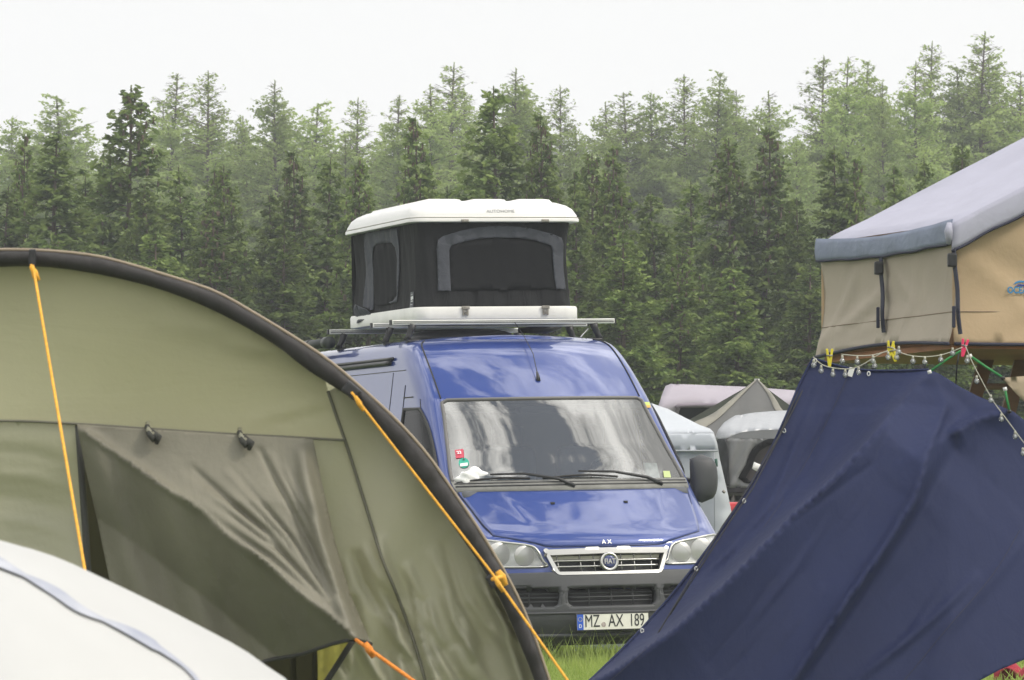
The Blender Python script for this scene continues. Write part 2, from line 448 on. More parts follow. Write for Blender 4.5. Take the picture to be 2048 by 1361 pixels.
def tree(name, x, ytip, Y, var, label, group, wide=1.0, rz=0.0):
    H, c, t = var
    h = EZ + (HY - ytip) * Y / FPX; s = h / H
    r = empty(name, ((x - 1024) * Y / FPX, Y, 0), (0, 0, rz), label, 'tree', group); r.scale = (s * wide, s * wide, s)
    for nm, me in (('trunk', t), ('crown', c)):
        if me:
            o = bpy.data.objects.new(nm, me); COL.objects.link(o); o.parent = r
    return r

G1 = 'dark spruces along the front of the forest edge'
G2 = 'pale green larches rising behind the spruces'
G3 = 'low spruces filling the foot of the forest wall'
G4 = 'larches filling the back of the forest'
spr = [  # tip x, tip y, variant, width, where
 (55, 268, 3, .6, 'thin dark spruce with brown cones, first full spruce at the left edge'),
 (8, 372, 1, 1.0, 'low spruce cut by the left edge of the photo, above the olive tent'),
 (122, 272, 4, 1.2, 'broad bushy spruce right of the thin cone-tipped one at the far left'),
 (182, 352, 1, .9, 'short spruce between the broad bushy spruce and the tall dark spire at left'),
 (250, 170, 0, 1.0, 'tall dark spruce with hanging cones and bare spire against the sky, at left'),
 (310, 372, 2, .9, 'low spruce just right of the tall dark cone-laden spire'),
 (357, 335, 1, .9, 'mid-height spruce below the twin tall larches at the left'),
 (422, 340, 3, .8, 'spruce with brownish tip directly below the narrow dark-stemmed larch'),
 (456, 332, 0, .8, 'cone-tipped spruce right of the narrow dark-stemmed larch'),
 (530, 392, 4, 1.0, 'low rounded spruce halfway between the cone-tipped spruce and the van roof tent'),
 (586, 305, 3, .8, 'slim spruce under the rounded larch left of the van roof tent'),
 (646, 315, 1, .9, 'second slim spruce left of the white roof tent'),
 (712, 318, 0, .75, 'spruce rising right above the left end of the white roof tent'),
 (834, 236, 3, .8, 'dark spruce with drooping side branches behind the middle of the white roof tent'),
 (905, 372, 1, .8, 'small bright spruce tip just above the white roof tent lid'),
 (1000, 172, 2, .9, 'tallest dark spruce behind the white roof tent, spiky tip in the sky'),
 (1077, 232, 3, .75, 'slender dark spruce right next to the tallest one behind the roof tent'),
 (1140, 345, 4, .8, 'spruce rising above the right end of the white roof tent'),
 (1195, 308, 0, .8, 'cone-tipped spruce, left one of the pair just right of the roof tent'),
 (1240, 295, 3, .8, 'cone-tipped spruce, right one of the pair just right of the roof tent'),
 (1320, 385, 2, .9, 'low spruce in the gap between the two pairs of cone-tipped spruces'),
 (1395, 362, 1, .9, 'spruce left of the brown-tipped twin spruces in the right half'),
 (1465, 278, 0, .85, 'brown-tipped dark spruce, left one of the twins in the right half'),
 (1527, 262, 3, .95, 'brown-tipped dark spruce, right and taller one of the twins in the right half'),
 (1590, 398, 4, .8, 'low spruce between the brown-tipped twins and the tan roof tent'),
 (1657, 292, 1, .95, 'light-tipped spruce above the left corner of the grey roof of the tan tent'),
 (1702, 318, 3, .7, 'narrow spruce just right of the light-tipped one above the tan tent'),
 (1780, 335, 4, .8, 'spruce tip clearing the grey sloping tent roof, left of three'),
 (1850, 318, 1, .7, 'spruce tip clearing the grey sloping tent roof, middle of three'),
 (1922, 285, 2, .7, 'spruce tip clearing the grey sloping tent roof, right of three'),
]
rr = random.Random(9)
for i, (x, y, v, w, lb) in enumerate(spr):
    tree('spruce_tree', x, y, 80 + rr.uniform(-2.5, 2.5), SPR[v], lb, G1, w, rr.uniform(0, 6.28))
x = -520; i = 0
while x < 2560:
    tree('spruce_tree', x, rr.uniform(415, 560), 72 + rr.uniform(-2, 3), SPR[i % 5], 'low dark spruce in the lower forest wall, tip lost among taller spruces', G3, rr.uniform(1.05, 1.3), rr.uniform(0, 6.28))
    x += rr.uniform(95, 150); i += 1
lar = [
 (28, 238, 2, 1, 'pale larch at the left edge of the photo behind the thin cone-tipped spruce'),
 (130, 195, 4, 1.25, 'broad-topped larch behind the bushy spruce at the far left'),
 (205, 300, 3, .9, 'faint low larch between the broad-topped larch and the dark spruce spire'),
 (340, 148, 0, 1.05, 'tall full larch, left one of the two tall larches right of the dark spruce spire'),
 (405, 142, 1, .95, 'tall thin larch with clear dark stem, right one of the two beside the spire'),
 (488, 232, 2, .9, 'low rounded larch between the thin dark-stemmed larch and the pointed one'),
 (548, 162, 3, .9, 'pointed slender larch with a narrow top in the left half'),
 (622, 205, 4, 1.15, 'rounded pale larch right of the pointed slender one'),
 (690, 275, 3, .8, 'low larch in the dip of the treeline left of the roof tent'),
 (730, 196, 1, .95, 'larch with a sparse twiggy top above the left end of the white roof tent'),
 (790, 192, 0, .95, 'larch left of the middle of the roof tent, level with its right neighbour'),
 (865, 170, 3, 1.1, 'larch between the level-topped one and the tall airy one above the roof tent'),
 (925, 127, 1, 1.1, 'tallest airy larch above the white roof tent with see-through top'),
 (1030, 138, 3, 1.0, 'leafy larch peak directly behind the tallest dark spruce'),
 (1068, 172, 4, .9, 'larch shoulder right of the leafy peak behind the roof tent'),
 (1108, 172, 1, .9, 'twiggy larch at the right shoulder of the clump behind the roof tent'),
 (1150, 255, 2, .7, 'low larch at the dip of the treeline right of the roof tent'),
 (1215, 205, 3, 1.0, 'first larch right of the treeline dip beside the roof tent'),
 (1262, 185, 0, 1.0, 'larch above the cone-tipped spruce pair right of the roof tent'),
 (1312, 188, 2, .9, 'larch with a soft rounded top in the middle of the right half'),
 (1377, 148, 1, 1.0, 'tall larch, left of the pair left of the brown-tipped twin spruces'),
 (1420, 150, 4, .9, 'tall larch, right of the pair above the brown-tipped twin spruces'),
 (1470, 180, 0, .9, 'larch sloping down behind the brown-tipped twin spruces'),
 (1541, 183, 3, 1.0, 'lone larch peak in the dip right of the brown-tipped twins'),
 (1590, 275, 2, .8, 'low larch in the dip left of the big right-hand clump'),
 (1645, 114, 1, 1.0, 'left peak of the big larch clump above the tan tent'),
 (1690, 116, 0, .9, 'middle peak of the big larch clump above the tan tent'),
 (1718, 128, 4, .9, 'right peak of the big larch clump above the tan tent'),
 (1765, 165, 3, .6, 'thin larch in the notch right of the big clump'),
 (1828, 124, 0, .9, 'larch left of the two very tall dark-stemmed ones at the right'),
 (1880, 84, 1, .95, 'very tall dark-stemmed larch, left one of the two highest at the right'),
 (1935, 135, 4, .9, 'larch filling the gap between the two highest dark-stemmed larches'),
 (1981, 66, 1, 1.05, 'highest tree of the photo, dark-stemmed larch near the right edge'),
 (2036, 145, 0, .9, 'larch at the right edge of the photo beside the highest tree'),
]
for i, (x, y, v, w, lb) in enumerate(lar):
    tree('larch_tree', x, y, 150 + rr.uniform(-5, 5), LAR[v if i % 3 else (v if v else 5)], lb, G2, w * 1.22, rr.uniform(0, 6.28))
sk = sorted((q[0], q[1]) for q in lar); x = -40; i = 0
while x < 2100:
    yt = float(np.interp(x, [q[0] for q in sk], [q[1] for q in sk]))
    tree('larch_tree', x, yt + rr.uniform(35, 95), 161 + rr.uniform(-4, 4), LAR[(i * 3 + 1) % 6], 'pale larch in the second row, its top just below the tallest larches around it', 'second row of larches', 1.25, rr.uniform(0, 6.28))
    x += rr.uniform(52, 78); i += 1
x = -400; i = 0
while x < 2450:
    base = 300 if x < 1250 else 270
    if x > 1600: base = 235
    tree('larch_tree', x, base + rr.uniform(-25, 30), 172 + rr.uniform(-5, 6), LAR[(i * 2) % 6], 'pale larch deep in the forest, its top hidden below the skyline', G4, 1.15, rr.uniform(0, 6.28))
    x += rr.uniform(60, 90); i += 1

# ------------------------------------------------------------------ the blue van (local x = across, y = towards the rear, z = up)
VA, VR, VS_ = R(18), .020, .02
VX0, VY0 = .656, 32.8
VX, VY = VX0 + VS_ * math.cos(VA), VY0 + VS_ * math.sin(VA)
cA, sA = math.cos(VA), math.sin(VA)
KEYS = np.array([  # h, d centre, W corner, d corner, W side, d side
 (.24, .06, .72, .16, .93, .50), (.30, -.05, .78, .12, .96, .42), (.42, -.09, .80, .10, .975, .40), (.55, -.08, .80, .10, .985, .40),
 (.66, -.05, .79, .11, .985, .42), (.70, -.035, .78, .12, .985, .42), (.80, .0, .77, .13, .98, .45), (.90, .03, .763, .15, .975, .50),
 (.945, .065, .763, .185, .97, .54), (1.05, .20, .80, .36, .965, .70), (1.18, .36, .835, .57, .955, .90), (1.30, .50, .868, .76, .945, 1.02),
 (1.325, .54, .871, .793, .94, 1.05), (1.60, .83, .822, 1.07, .915, 1.32), (1.93, 1.19, .764, 1.386, .87, 1.62), (1.97, 1.24, .762, 1.43, .865, 1.67),
 (2.20, 1.55, .748, 1.73, .835, 2.0), (2.33, 1.76, .73, 1.94, .80, 2.22), (2.372, 1.88, .70, 2.05, .765, 2.34), (2.395, 2.02, .62, 2.16, .70, 2.44)])
VL = 4.98
def pchip(xs, ys, x):
    h = np.diff(xs); dl = np.diff(ys) / h; m = np.zeros_like(ys)
    for i in range(1, len(xs) - 1):
        if dl[i - 1] * dl[i] > 0: m[i] = 2 * dl[i - 1] * dl[i] / (dl[i - 1] + dl[i])
    m[0] = dl[0]; m[-1] = dl[-1]
    i = min(max(int(np.searchsorted(xs, x) - 1), 0), len(xs) - 2); t = (x - xs[i]) / h[i]
    return ys[i] * (2 * t**3 - 3 * t**2 + 1) + h[i] * m[i] * (t**3 - 2 * t**2 + t) + ys[i + 1] * (-2 * t**3 + 3 * t**2) + h[i] * m[i + 1] * (t**3 - t**2)
_kc = {}
def K(h):
    h = round(min(max(h, .24), 2.395), 4)
    if h not in _kc: _kc[h] = [float(pchip(KEYS[:, 0], KEYS[:, j], h)) for j in range(1, 6)]
    return _kc[h]
def sec(h, t):
    """t 0..1 centre to corner, 1..2 around the corner"""
    dc, Wc, dk, Ws, ds = K(h)
    if t <= 1: return Wc * t, dc + (dk - dc) * t ** 2.2
    ph = (t - 1) * PI / 2
    return Wc + (Ws - Wc) * math.sin(ph), dk + (ds - dk) * (1 - math.cos(ph)) ** 1.0
def front(u, h, off=0.0):
    """point on the front skin at height h and lateral u, pushed out by off"""
    def raw(u, h):
        dc, Wc, dk, Ws, ds = K(h); a = abs(u)
        if a <= Wc: return Vector((u, dc + (dk - dc) * (a / Wc) ** 2.2, h))
        s = min(1, (a - Wc) / (Ws - Wc)); return Vector((u, dk + (ds - dk) * (1 - math.cos(math.asin(s))), h))
    p = raw(u, h)
    if off:
        e = .004; n = (raw(u, h + e) - raw(u, h - e)).cross(raw(u + e, h) - raw(u - e, h)).normalized()
        if n.y > 0: n = -n
        p += n * off
    return p
def orient(o, f):
    """make the faces of a sheet point the way f gives"""
    bm = bmesh.new(); bm.from_mesh(o.data); bmesh.ops.recalc_face_normals(bm, faces=bm.faces)
    if sum((x.normal.dot(f) for x in bm.faces)) < 0: bmesh.ops.reverse_faces(bm, faces=bm.faces)
    bm.to_mesh(o.data); bm.free(); return o
def side(sg, d, h, off=0.0):
    dc, Wc, dk, Ws, ds = K(h)
    if d >= ds:
        end = VL - .12 + (0 if h < 1.9 else -.25 * (h - 1.9)); u = Ws + .012 * math.sin(PI * min(1, (h - .2) / 1.9)) * math.sin(PI * min(1, (d - ds) / (end - ds))) ** .5
    else: u = Wc + (Ws - Wc) * math.sin(math.acos(max(-1, min(1, 1 - (d - dk) / (ds - dk)))))
    return Vector((sg * (u + off), d, h))

def van_px(px, py, d):
    """local point on the plane y = d seen at a photo pixel"""
    k = (px - 1024) / FPX
    u = (k * (VY0 + cA * d) - VX0 + sA * d) / (cA - k * sA)
    Y = VY0 + sA * u + cA * d; z = EZ - (py - HY) / FPX * Y - VR * u
    return Vector((u - VS_ + VR * z, d, z))
def van_front_px(px, py, off=0.0):
    d = .3
    for _ in range(30):
        p = van_px(px, py, d); d = .5 * d + .5 * front(max(-.93, min(.93, p.x)), p.z).y
    return front(p.x, p.z, off), p.x, p.z

m_blue = bpy.data.materials.new('blue_metallic_paint'); m_blue.use_nodes = True
t = m_blue.node_tree; b = t.nodes['Principled BSDF']; b.inputs['Metallic'].default_value = .2; b.inputs['Roughness'].default_value = .4
b.inputs['Coat Weight'].default_value = 1; b.inputs['Coat Roughness'].default_value = .03; b.inputs['Coat IOR'].default_value = 1.55
co = t.nodes.new('ShaderNodeTexCoord'); n = t.nodes.new('ShaderNodeTexNoise'); n.inputs['Scale'].default_value = 2.0; n.inputs['Detail'].default_value = 6; n.inputs['Roughness'].default_value = .7
t.links.new(co.outputs['Object'], n.inputs['Vector'])
r_ = t.nodes.new('ShaderNodeValToRGB'); r_.color_ramp.elements[0].color = (.006, .034, .205, 1); r_.color_ramp.elements[1].color = (.010, .041, .235, 1)
r_.color_ramp.elements[0].position = .35; r_.color_ramp.elements[1].position = .7
t.links.new(n.outputs['Fac'], r_.inputs[0]); t.links.new(r_.outputs[0], b.inputs['Base Color'])
n2 = t.nodes.new('ShaderNodeTexNoise'); n2.inputs['Scale'].default_value = 1.6; n2.inputs['Detail'].default_value = 2; t.links.new(co.outputs['Object'], n2.inputs['Vector'])
bp = t.nodes.new('ShaderNodeBump'); bp.inputs['Strength'].default_value = .06; bp.inputs['Distance'].default_value = .05
t.links.new(n2.outputs['Fac'], bp.inputs['Height']); t.links.new(bp.outputs[0], b.inputs['Coat Normal'])
m_plastic = mat('grey_bumper_plastic', (.050, .052, .056), .55, bump=(120, .08), var=(5, .15))
m_black = mat('black_plastic', (.018, .018, .020), .45, var=(8, .2))
m_rubber = mat('black_rubber', (.02, .02, .02), .7)
m_seal = mat('grey_rubber_seal', (.14, .135, .13), .6)
m_chrome = mat('satin_chrome', (.55, .545, .52), .32, metal=.9, bump=(30, .03))
m_alu = mat('aluminium_extrusion', (.72, .72, .68), .42, metal=.25, var=(6, .08))
m_wind = glassmat('windscreen_glass', (.50, .60, .62), 2.5, 0.0, .08, (.8, .8, .74))
m_dkglass = glassmat('side_window_glass', (.12, .14, .15), 1.22)
m_lens = glassmat('headlight_lens', (.95, .96, .96), 1.35, 0.0, .22, (.75, .76, .76))
m_refl = mat('headlight_reflector', (.90, .91, .90), .3, metal=.25, bump=(40, .15, (1, 1, .1)))
m_int = mat('grey_cab_plastic', (.10, .105, .115), .7, var=(3, .2))
m_seat = mat('grey_seat_cloth', (.20, .22, .25), .9, var=(4, .2), bump=(60, .1))
m_white_pl = mat('white_plate', (.78, .77, .70), .45, var=(25, .05))
m_eublue = mat('plate_blue', (.02, .10, .55), .4)
m_ink = mat('plate_ink', (.015, .015, .02), .5)
m_tyre = mat('tyre_rubber', (.03, .03, .03), .85, bump=(40, .3))
m_rim = mat('wheel_rim_grey', (.30, .30, .31), .45, metal=.4)
m_dark = mat('cab_dark_panel', (.03, .032, .036), .9)

VROT = (0, -VR, VA)
van = empty('camper_van', (VX, VY, 0), VROT, 'blue high-roofed camper van with number plate, parked between the tents', 'van')

HL = [(.445, .757), (.452, .79), (.478, .85), (.505, .887), (.555, .905), (.70, .925), (.80, .940), (.885, .945), (.915, .925), (.93, .86), (.925, .80), (.90, .765), (.70, .757)]
GR = [(0, .689), (.345, .689), (.372, .697), (.388, .715), (.448, .862), (0, .868)]
VC = [(0, .478), (.285, .478), (.312, .495), (.322, .525), (.318, .575), (.300, .600), (0, .605)]
VS = [(.375, .530), (.368, .575), (.385, .603), (.70, .610), (.76, .60), (.78, .56), (.76, .50), (.72, .482), (.41, .480), (.385, .495)]
def grow(poly, k, c=None):
    cx = sum(p[0] for p in poly) / len(poly) if c is None else c[0]; cy = sum(p[1] for p in poly) / len(poly) if c is None else c[1]
    return [(cx + (x - cx) * k, cy + (y - cy) * k) for x, y in poly]
def mirror_full(half):
    return half + [(-x, y) for x, y in reversed(half) if x > 1e-6]
def skin_patch(name, poly, off, mt, parent, step=.02, thick=.0, push=None):
    V, F = cdt(poly, step)
    vs = []
    for x, y in V:
        p = front(x, y, off)
        if push: p.y += push(x, y)
        vs.append(p)
    o = mesh(name, vs, F, mt, parent, True)
    bm = bmesh.new(); bm.from_mesh(o.data); bmesh.ops.recalc_face_normals(bm, faces=bm.faces)
    if bm.faces and sum(f.normal.y for f in bm.faces) > 0: bmesh.ops.reverse_faces(bm, faces=bm.faces)
    bm.to_mesh(o.data); bm.free()
    if thick:
        md = o.modifiers.new('thickness', 'SOLIDIFY'); md.thickness = thick; md.offset = -1
    return o

# ---- body skin
NF, NCN, NS_ = 50, 12, 92
hs = list(np.arange(.24, .95, .013)) + list(np.arange(.955, 1.325, .022)) + list(np.linspace(1.325, 1.93, 26)) + list(np.arange(1.95, 2.36, .022)) + [2.372, 2.385, 2.395]
def ring(h, sg):
    o = []
    for i in range(NF + 1): u, d = sec(h, i / NF); o.append((sg * u, d, h))
    for i in range(1, NCN + 1): u, d = sec(h, 1 + i / NCN); o.append((sg * u, d, h))
    u, d = sec(h, 2); end = VL - .12 + (0 if h < 1.9 else -.25 * (h - 1.9))
    for i in range(1, NS_ + 1):
        dd = d + (end - d) * i / NS_
        bulge = .012 * math.sin(PI * min(1, (h - .2) / 1.9)); o.append((sg * (u + bulge * math.sin(PI * i / NS_) ** .5), dd, h))
    for i in range(1, 5):
        ph = i / 4 * PI / 2; o.append((sg * (u - .12 * (1 - math.cos(ph))), end + .12 * math.sin(ph), h))
    for i in range(1, 5): o.append((sg * (u - .12) * (1 - i / 4), end + .12, h))
    return o
WHEELS = [(.88, .33), (4.05, .33)]
def build_skin():
    vs = []; fs = []; mi = []; n1 = NF + NCN + NS_ + 9
    bump = []
    for sg in (1, -1):
        b0 = len(vs)
        for h in hs: vs += ring(h, sg)
        for r in range(len(hs) - 1):
            hm = (hs[r] + hs[r + 1]) / 2
            for c in range(n1 - 1):
                q = (b0 + r * n1 + c, b0 + r * n1 + c + 1, b0 + (r + 1) * n1 + c + 1, b0 + (r + 1) * n1 + c)
                if sg < 0: q = q[::-1]
                cc = [sum(vs[i][k] for i in q) / 4 for k in range(3)]
                if c < NF and 1.335 < hm < 1.925 and abs(cc[0]) < K(hm)[1] * .975: continue
                if c > NF and any((cc[1] - wd)**2 + (hm - wh)**2 < .43**2 for wd, wh in WHEELS): continue
                if c > NF and 1.36 < hm < 1.88 and wedge(cc[1], hm): continue
                au = abs(cc[0])
                if c <= NF + NCN and hm < .712 : 
                    if inpoly(au, hm, grow(VS, 1.06)) or inpoly(au, hm, grow(VC, 1.045, (0, .54))): continue
                    fs.append(q); mi.append(1); continue
                if c <= NF + NCN and (inpoly(au, hm, grow(HL, .97)) or inpoly(au, hm, grow(GR, .985, (0, .78)))): continue
                fs.append(q); mi.append(1 if hm < .34 else 0)
    # roof cap
    n = len(hs) - 1; b1 = len(hs) * n1
    caprow = []
    for c in range(n1):
        a = vs[n * n1 + c]; bq = vs[b1 + n * n1 + c]; row = []
        for k in range(9):
            t_ = k / 8; x = a[0] + (bq[0] - a[0]) * t_; w = abs(a[0])
            rise = .03 * (1 - (2 * t_ - 1) ** 2) * min(1, w * 2) + (.012 if 0.1 < t_ < .9 and int(k) % 2 == 0 else 0) * (1 if a[1] > 2.6 else 0)
            row.append(len(vs)); vs.append((x, a[1], a[2] + rise + .0005))
        caprow.append(row)
    for c in range(n1 - 1):
        for k in range(8): fs.append((caprow[c][k], caprow[c + 1][k], caprow[c + 1][k + 1], caprow[c][k + 1])); mi.append(0)
    return vs, fs, mi
def wedge(d, h):
    """door window opening"""
    return wfront(h) + .025 < d < 1.84
def wfront(h):
    t = (h - 1.36) / .52; return K(h)[2] + .065 + .10 * max(0, t) ** 5 + .12 * max(0, 1 - t * 4) ** 2
vs, fs, mi = build_skin()
def submesh(name, want, mt, parent):
    me = bpy.data.meshes.new(name); ff = [f for f, m in zip(fs, mi) if m == want]
    used = sorted({i for f in ff for i in f}); ix = {v: k for k, v in enumerate(used)}
    me.from_pydata([vs[i] for i in used], [], [tuple(ix[i] for i in f) for f in ff])
    o = link(name, me, mt, parent)
    bm = bmesh.new(); bm.from_mesh(me); bmesh.ops.remove_doubles(bm, verts=bm.verts, dist=.0012); bmesh.ops.recalc_face_normals(bm, faces=bm.faces); bm.to_mesh(me); bm.free()
    smooth_angle(o, 40); return o
body = submesh('body', 0, m_blue, van)
bumper = submesh('bumper', 1, m_plastic, van)
md = bumper.modifiers.new('thickness', 'SOLIDIFY'); md.thickness = .035; md.offset = 1 
# bumper lip and grooves
mb = MB()
mb.tube([front(u, .435, .034) for u in np.linspace(-.9, .9, 40)], .010, 6)
mb.tube([front(u, .300, .040) for u in np.linspace(-.9, .9, 40)], .016, 6)
mb.build('bumper_lip', m_plastic, bumper, True)
# bumper air openings: dark backs with slats
def louver(name, poly, full):
    pl = mirror_full(poly) if full else poly
    o = skin_patch(name, grow(pl, 1.03), -.055, m_black, bumper, .03)
    gk = grow(pl, 1.11 if full else 1.14, (0, .54) if full else None); V3, F3 = cdt(gk if not full else grow(pl, 1.11, (0, .54)), .02, [pl])
    fr3 = orient(mesh('opening_frame', [front(x, y, .030) for x, y in V3], F3, m_plastic, o, True), Vector((0, -1, 0))); md3 = fr3.modifiers.new('thickness', 'SOLIDIFY'); md3.thickness = .05; md3.offset = -.85
    us = [p[0] for p in pl]; lo, hi = min(us), max(us); sl = MB()
    hh = .543
    for hq in (.515, .543, .572): sl.tube([front(u, hq, -.02) for u in np.linspace(lo + .01, hi - .01, 20)], .0045 if hq != .543 else .007, 5)
    nv = 4 if full else 2
    for k in range(1, nv + 1 if full else nv):
        u = lo + (hi - lo) * k / (nv if not full else nv); 
        if u >= hi - .02: continue
        sl.tube([front(u, q, -.018) for q in (.485, .54, .60)], .0055, 5)
    sl.build('slats', m_plastic, o, True)
louver('air_opening', VC, True)
louver('air_opening', VS, False); louver('air_opening', [(-x, y) for x, y in VS], False)
# underside
MB().box((-.9, .25, .22), (.9, 4.8, .34)).build('underbody', m_black, van)
# hood: separate panel standing 4 mm proud, with its shut line
hood_poly = [(-.760, .972), (-.62, .942), (-.50, .915), (-.44, .892), (0, .884), (.44, .892), (.50, .915), (.62, .942), (.760, .972), (.795, 1.06), (.830, 1.19), (.852, 1.285), (.5, 1.275), (0, 1.27), (-.5, 1.275), (-.852, 1.285), (-.830, 1.19), (-.795, 1.06)]
hv = []; hf = []; HN, HM = 72, 26
def hood_pt(s, v, off=.013):
    off = off - .008 * max(0, 1 - v * 9)
    a = abs(s); yb = float(np.interp(a, (0, .5, .58, .66, .82, 1), (.886, .889, .896, .916, .944, .974))); yt = 1.272 + .012 * a * a
    h = yb + (yt - yb) * v; u = s * (K(h)[1] - .012)
    o = .006 * math.exp(-((abs(u) - (.60 - .2 * (1.27 - h) / .37)) / .04) ** 2) * min(1, max(0, (1.27 - h) * 5)) * min(1, max(0, (h - 1.0) * 5))
    return front(u, h, off + o)
for j in range(HM + 1):
    for i in range(HN + 1): hv.append(hood_pt(-1 + 2 * i / HN, j / HM))
for j in range(HM):
    for i in range(HN): q = j * (HN + 1) + i; hf.append((q, q + 1, q + HN + 2, q + HN + 1))
hood = orient(mesh('hood', hv, hf, m_blue, van, True), Vector((0, -1, 1)))
md = hood.modifiers.new('thickness', 'SOLIDIFY'); md.thickness = .010; md.offset = -1
sm = MB(); edge_ = [hood_pt(-1 + 2 * i / 60, 0, .006) for i in range(61)] + [hood_pt(1, j / 20, .006) for j in range(1, 21)] + [hood_pt(1 - 2 * i / 40, 1, .006) for i in range(1, 41)] + [hood_pt(-1, 1 - j / 20, .006) for j in range(1, 21)]
sm.tube(edge_, .0045, 5).build('shut_line', m_rubber, hood)
for s_ in (-1, 1):
    nz_ = MB(); p = front(.268 * s_, 1.18, .012); nz_.box((p.x - .014, p.y - .012, p.z - .008), (p.x + .014, p.y + .012, p.z + .010), bev=.004)
    nz_.build('washer_nozzle', m_black, hood)
# cowl under the windscreen
cw = MB()
vs2 = []; fs2 = []; M_ = 40
for k, (hq, off) in enumerate(((1.268, .004), (1.272, .022), (1.30, .022), (1.342, .018), (1.345, -.01))):
    Wq = K(hq)[1]
    for i in range(M_ + 1): vs2.append(front(-Wq + 2 * Wq * i / M_, hq, off))
for r in range(4):
    for i in range(M_): a = r * (M_ + 1) + i; fs2.append((a, a + 1, a + M_ + 2, a + M_ + 1))
cowl = mesh('cowl', vs2, fs2, mat('grey_cowl_plastic', (.17, .17, .155), .6, var=(9, .25)), van, True)
MB().tube([front(u, 1.300, .024) for u in np.linspace(-.85, .85, 30)], .006, 5).tube([front(u, 1.322, .022) for u in np.linspace(-.85, .85, 30)], .005, 5).build('cowl_groove', m_black, cowl)
# windscreen
vs2 = []; fs2 = []; rows = np.linspace(1.335, 1.928, 22)
for hq in rows:
    Wq = K(hq)[1] * .985
    for i in range(41):
        u = -Wq + 2 * Wq * i / 40; vs2.append(front(u, hq, .004))
for r in range(21):
    for i in range(40): a = r * 41 + i; fs2.append((a, a + 1, a + 42, a + 41))
ws = orient(mesh('windscreen', vs2, fs2, m_wind, van, True), Vector((0, -1, .5)))
rim = [front(u * K(1.932)[1] * .975, 1.934, .006) for u in np.linspace(-.96, .96, 24)]
for hq in np.linspace(1.915, 1.345, 24): rim.append(front(K(hq)[1] * .985, hq, .006))
rimL = [front(-K(hq)[1] * .985, hq, .006) for hq in np.linspace(1.345, 1.915, 24)]
MB().tube(rimL + rim, .013, 6).build('windscreen_seal', m_seal, ws, True)
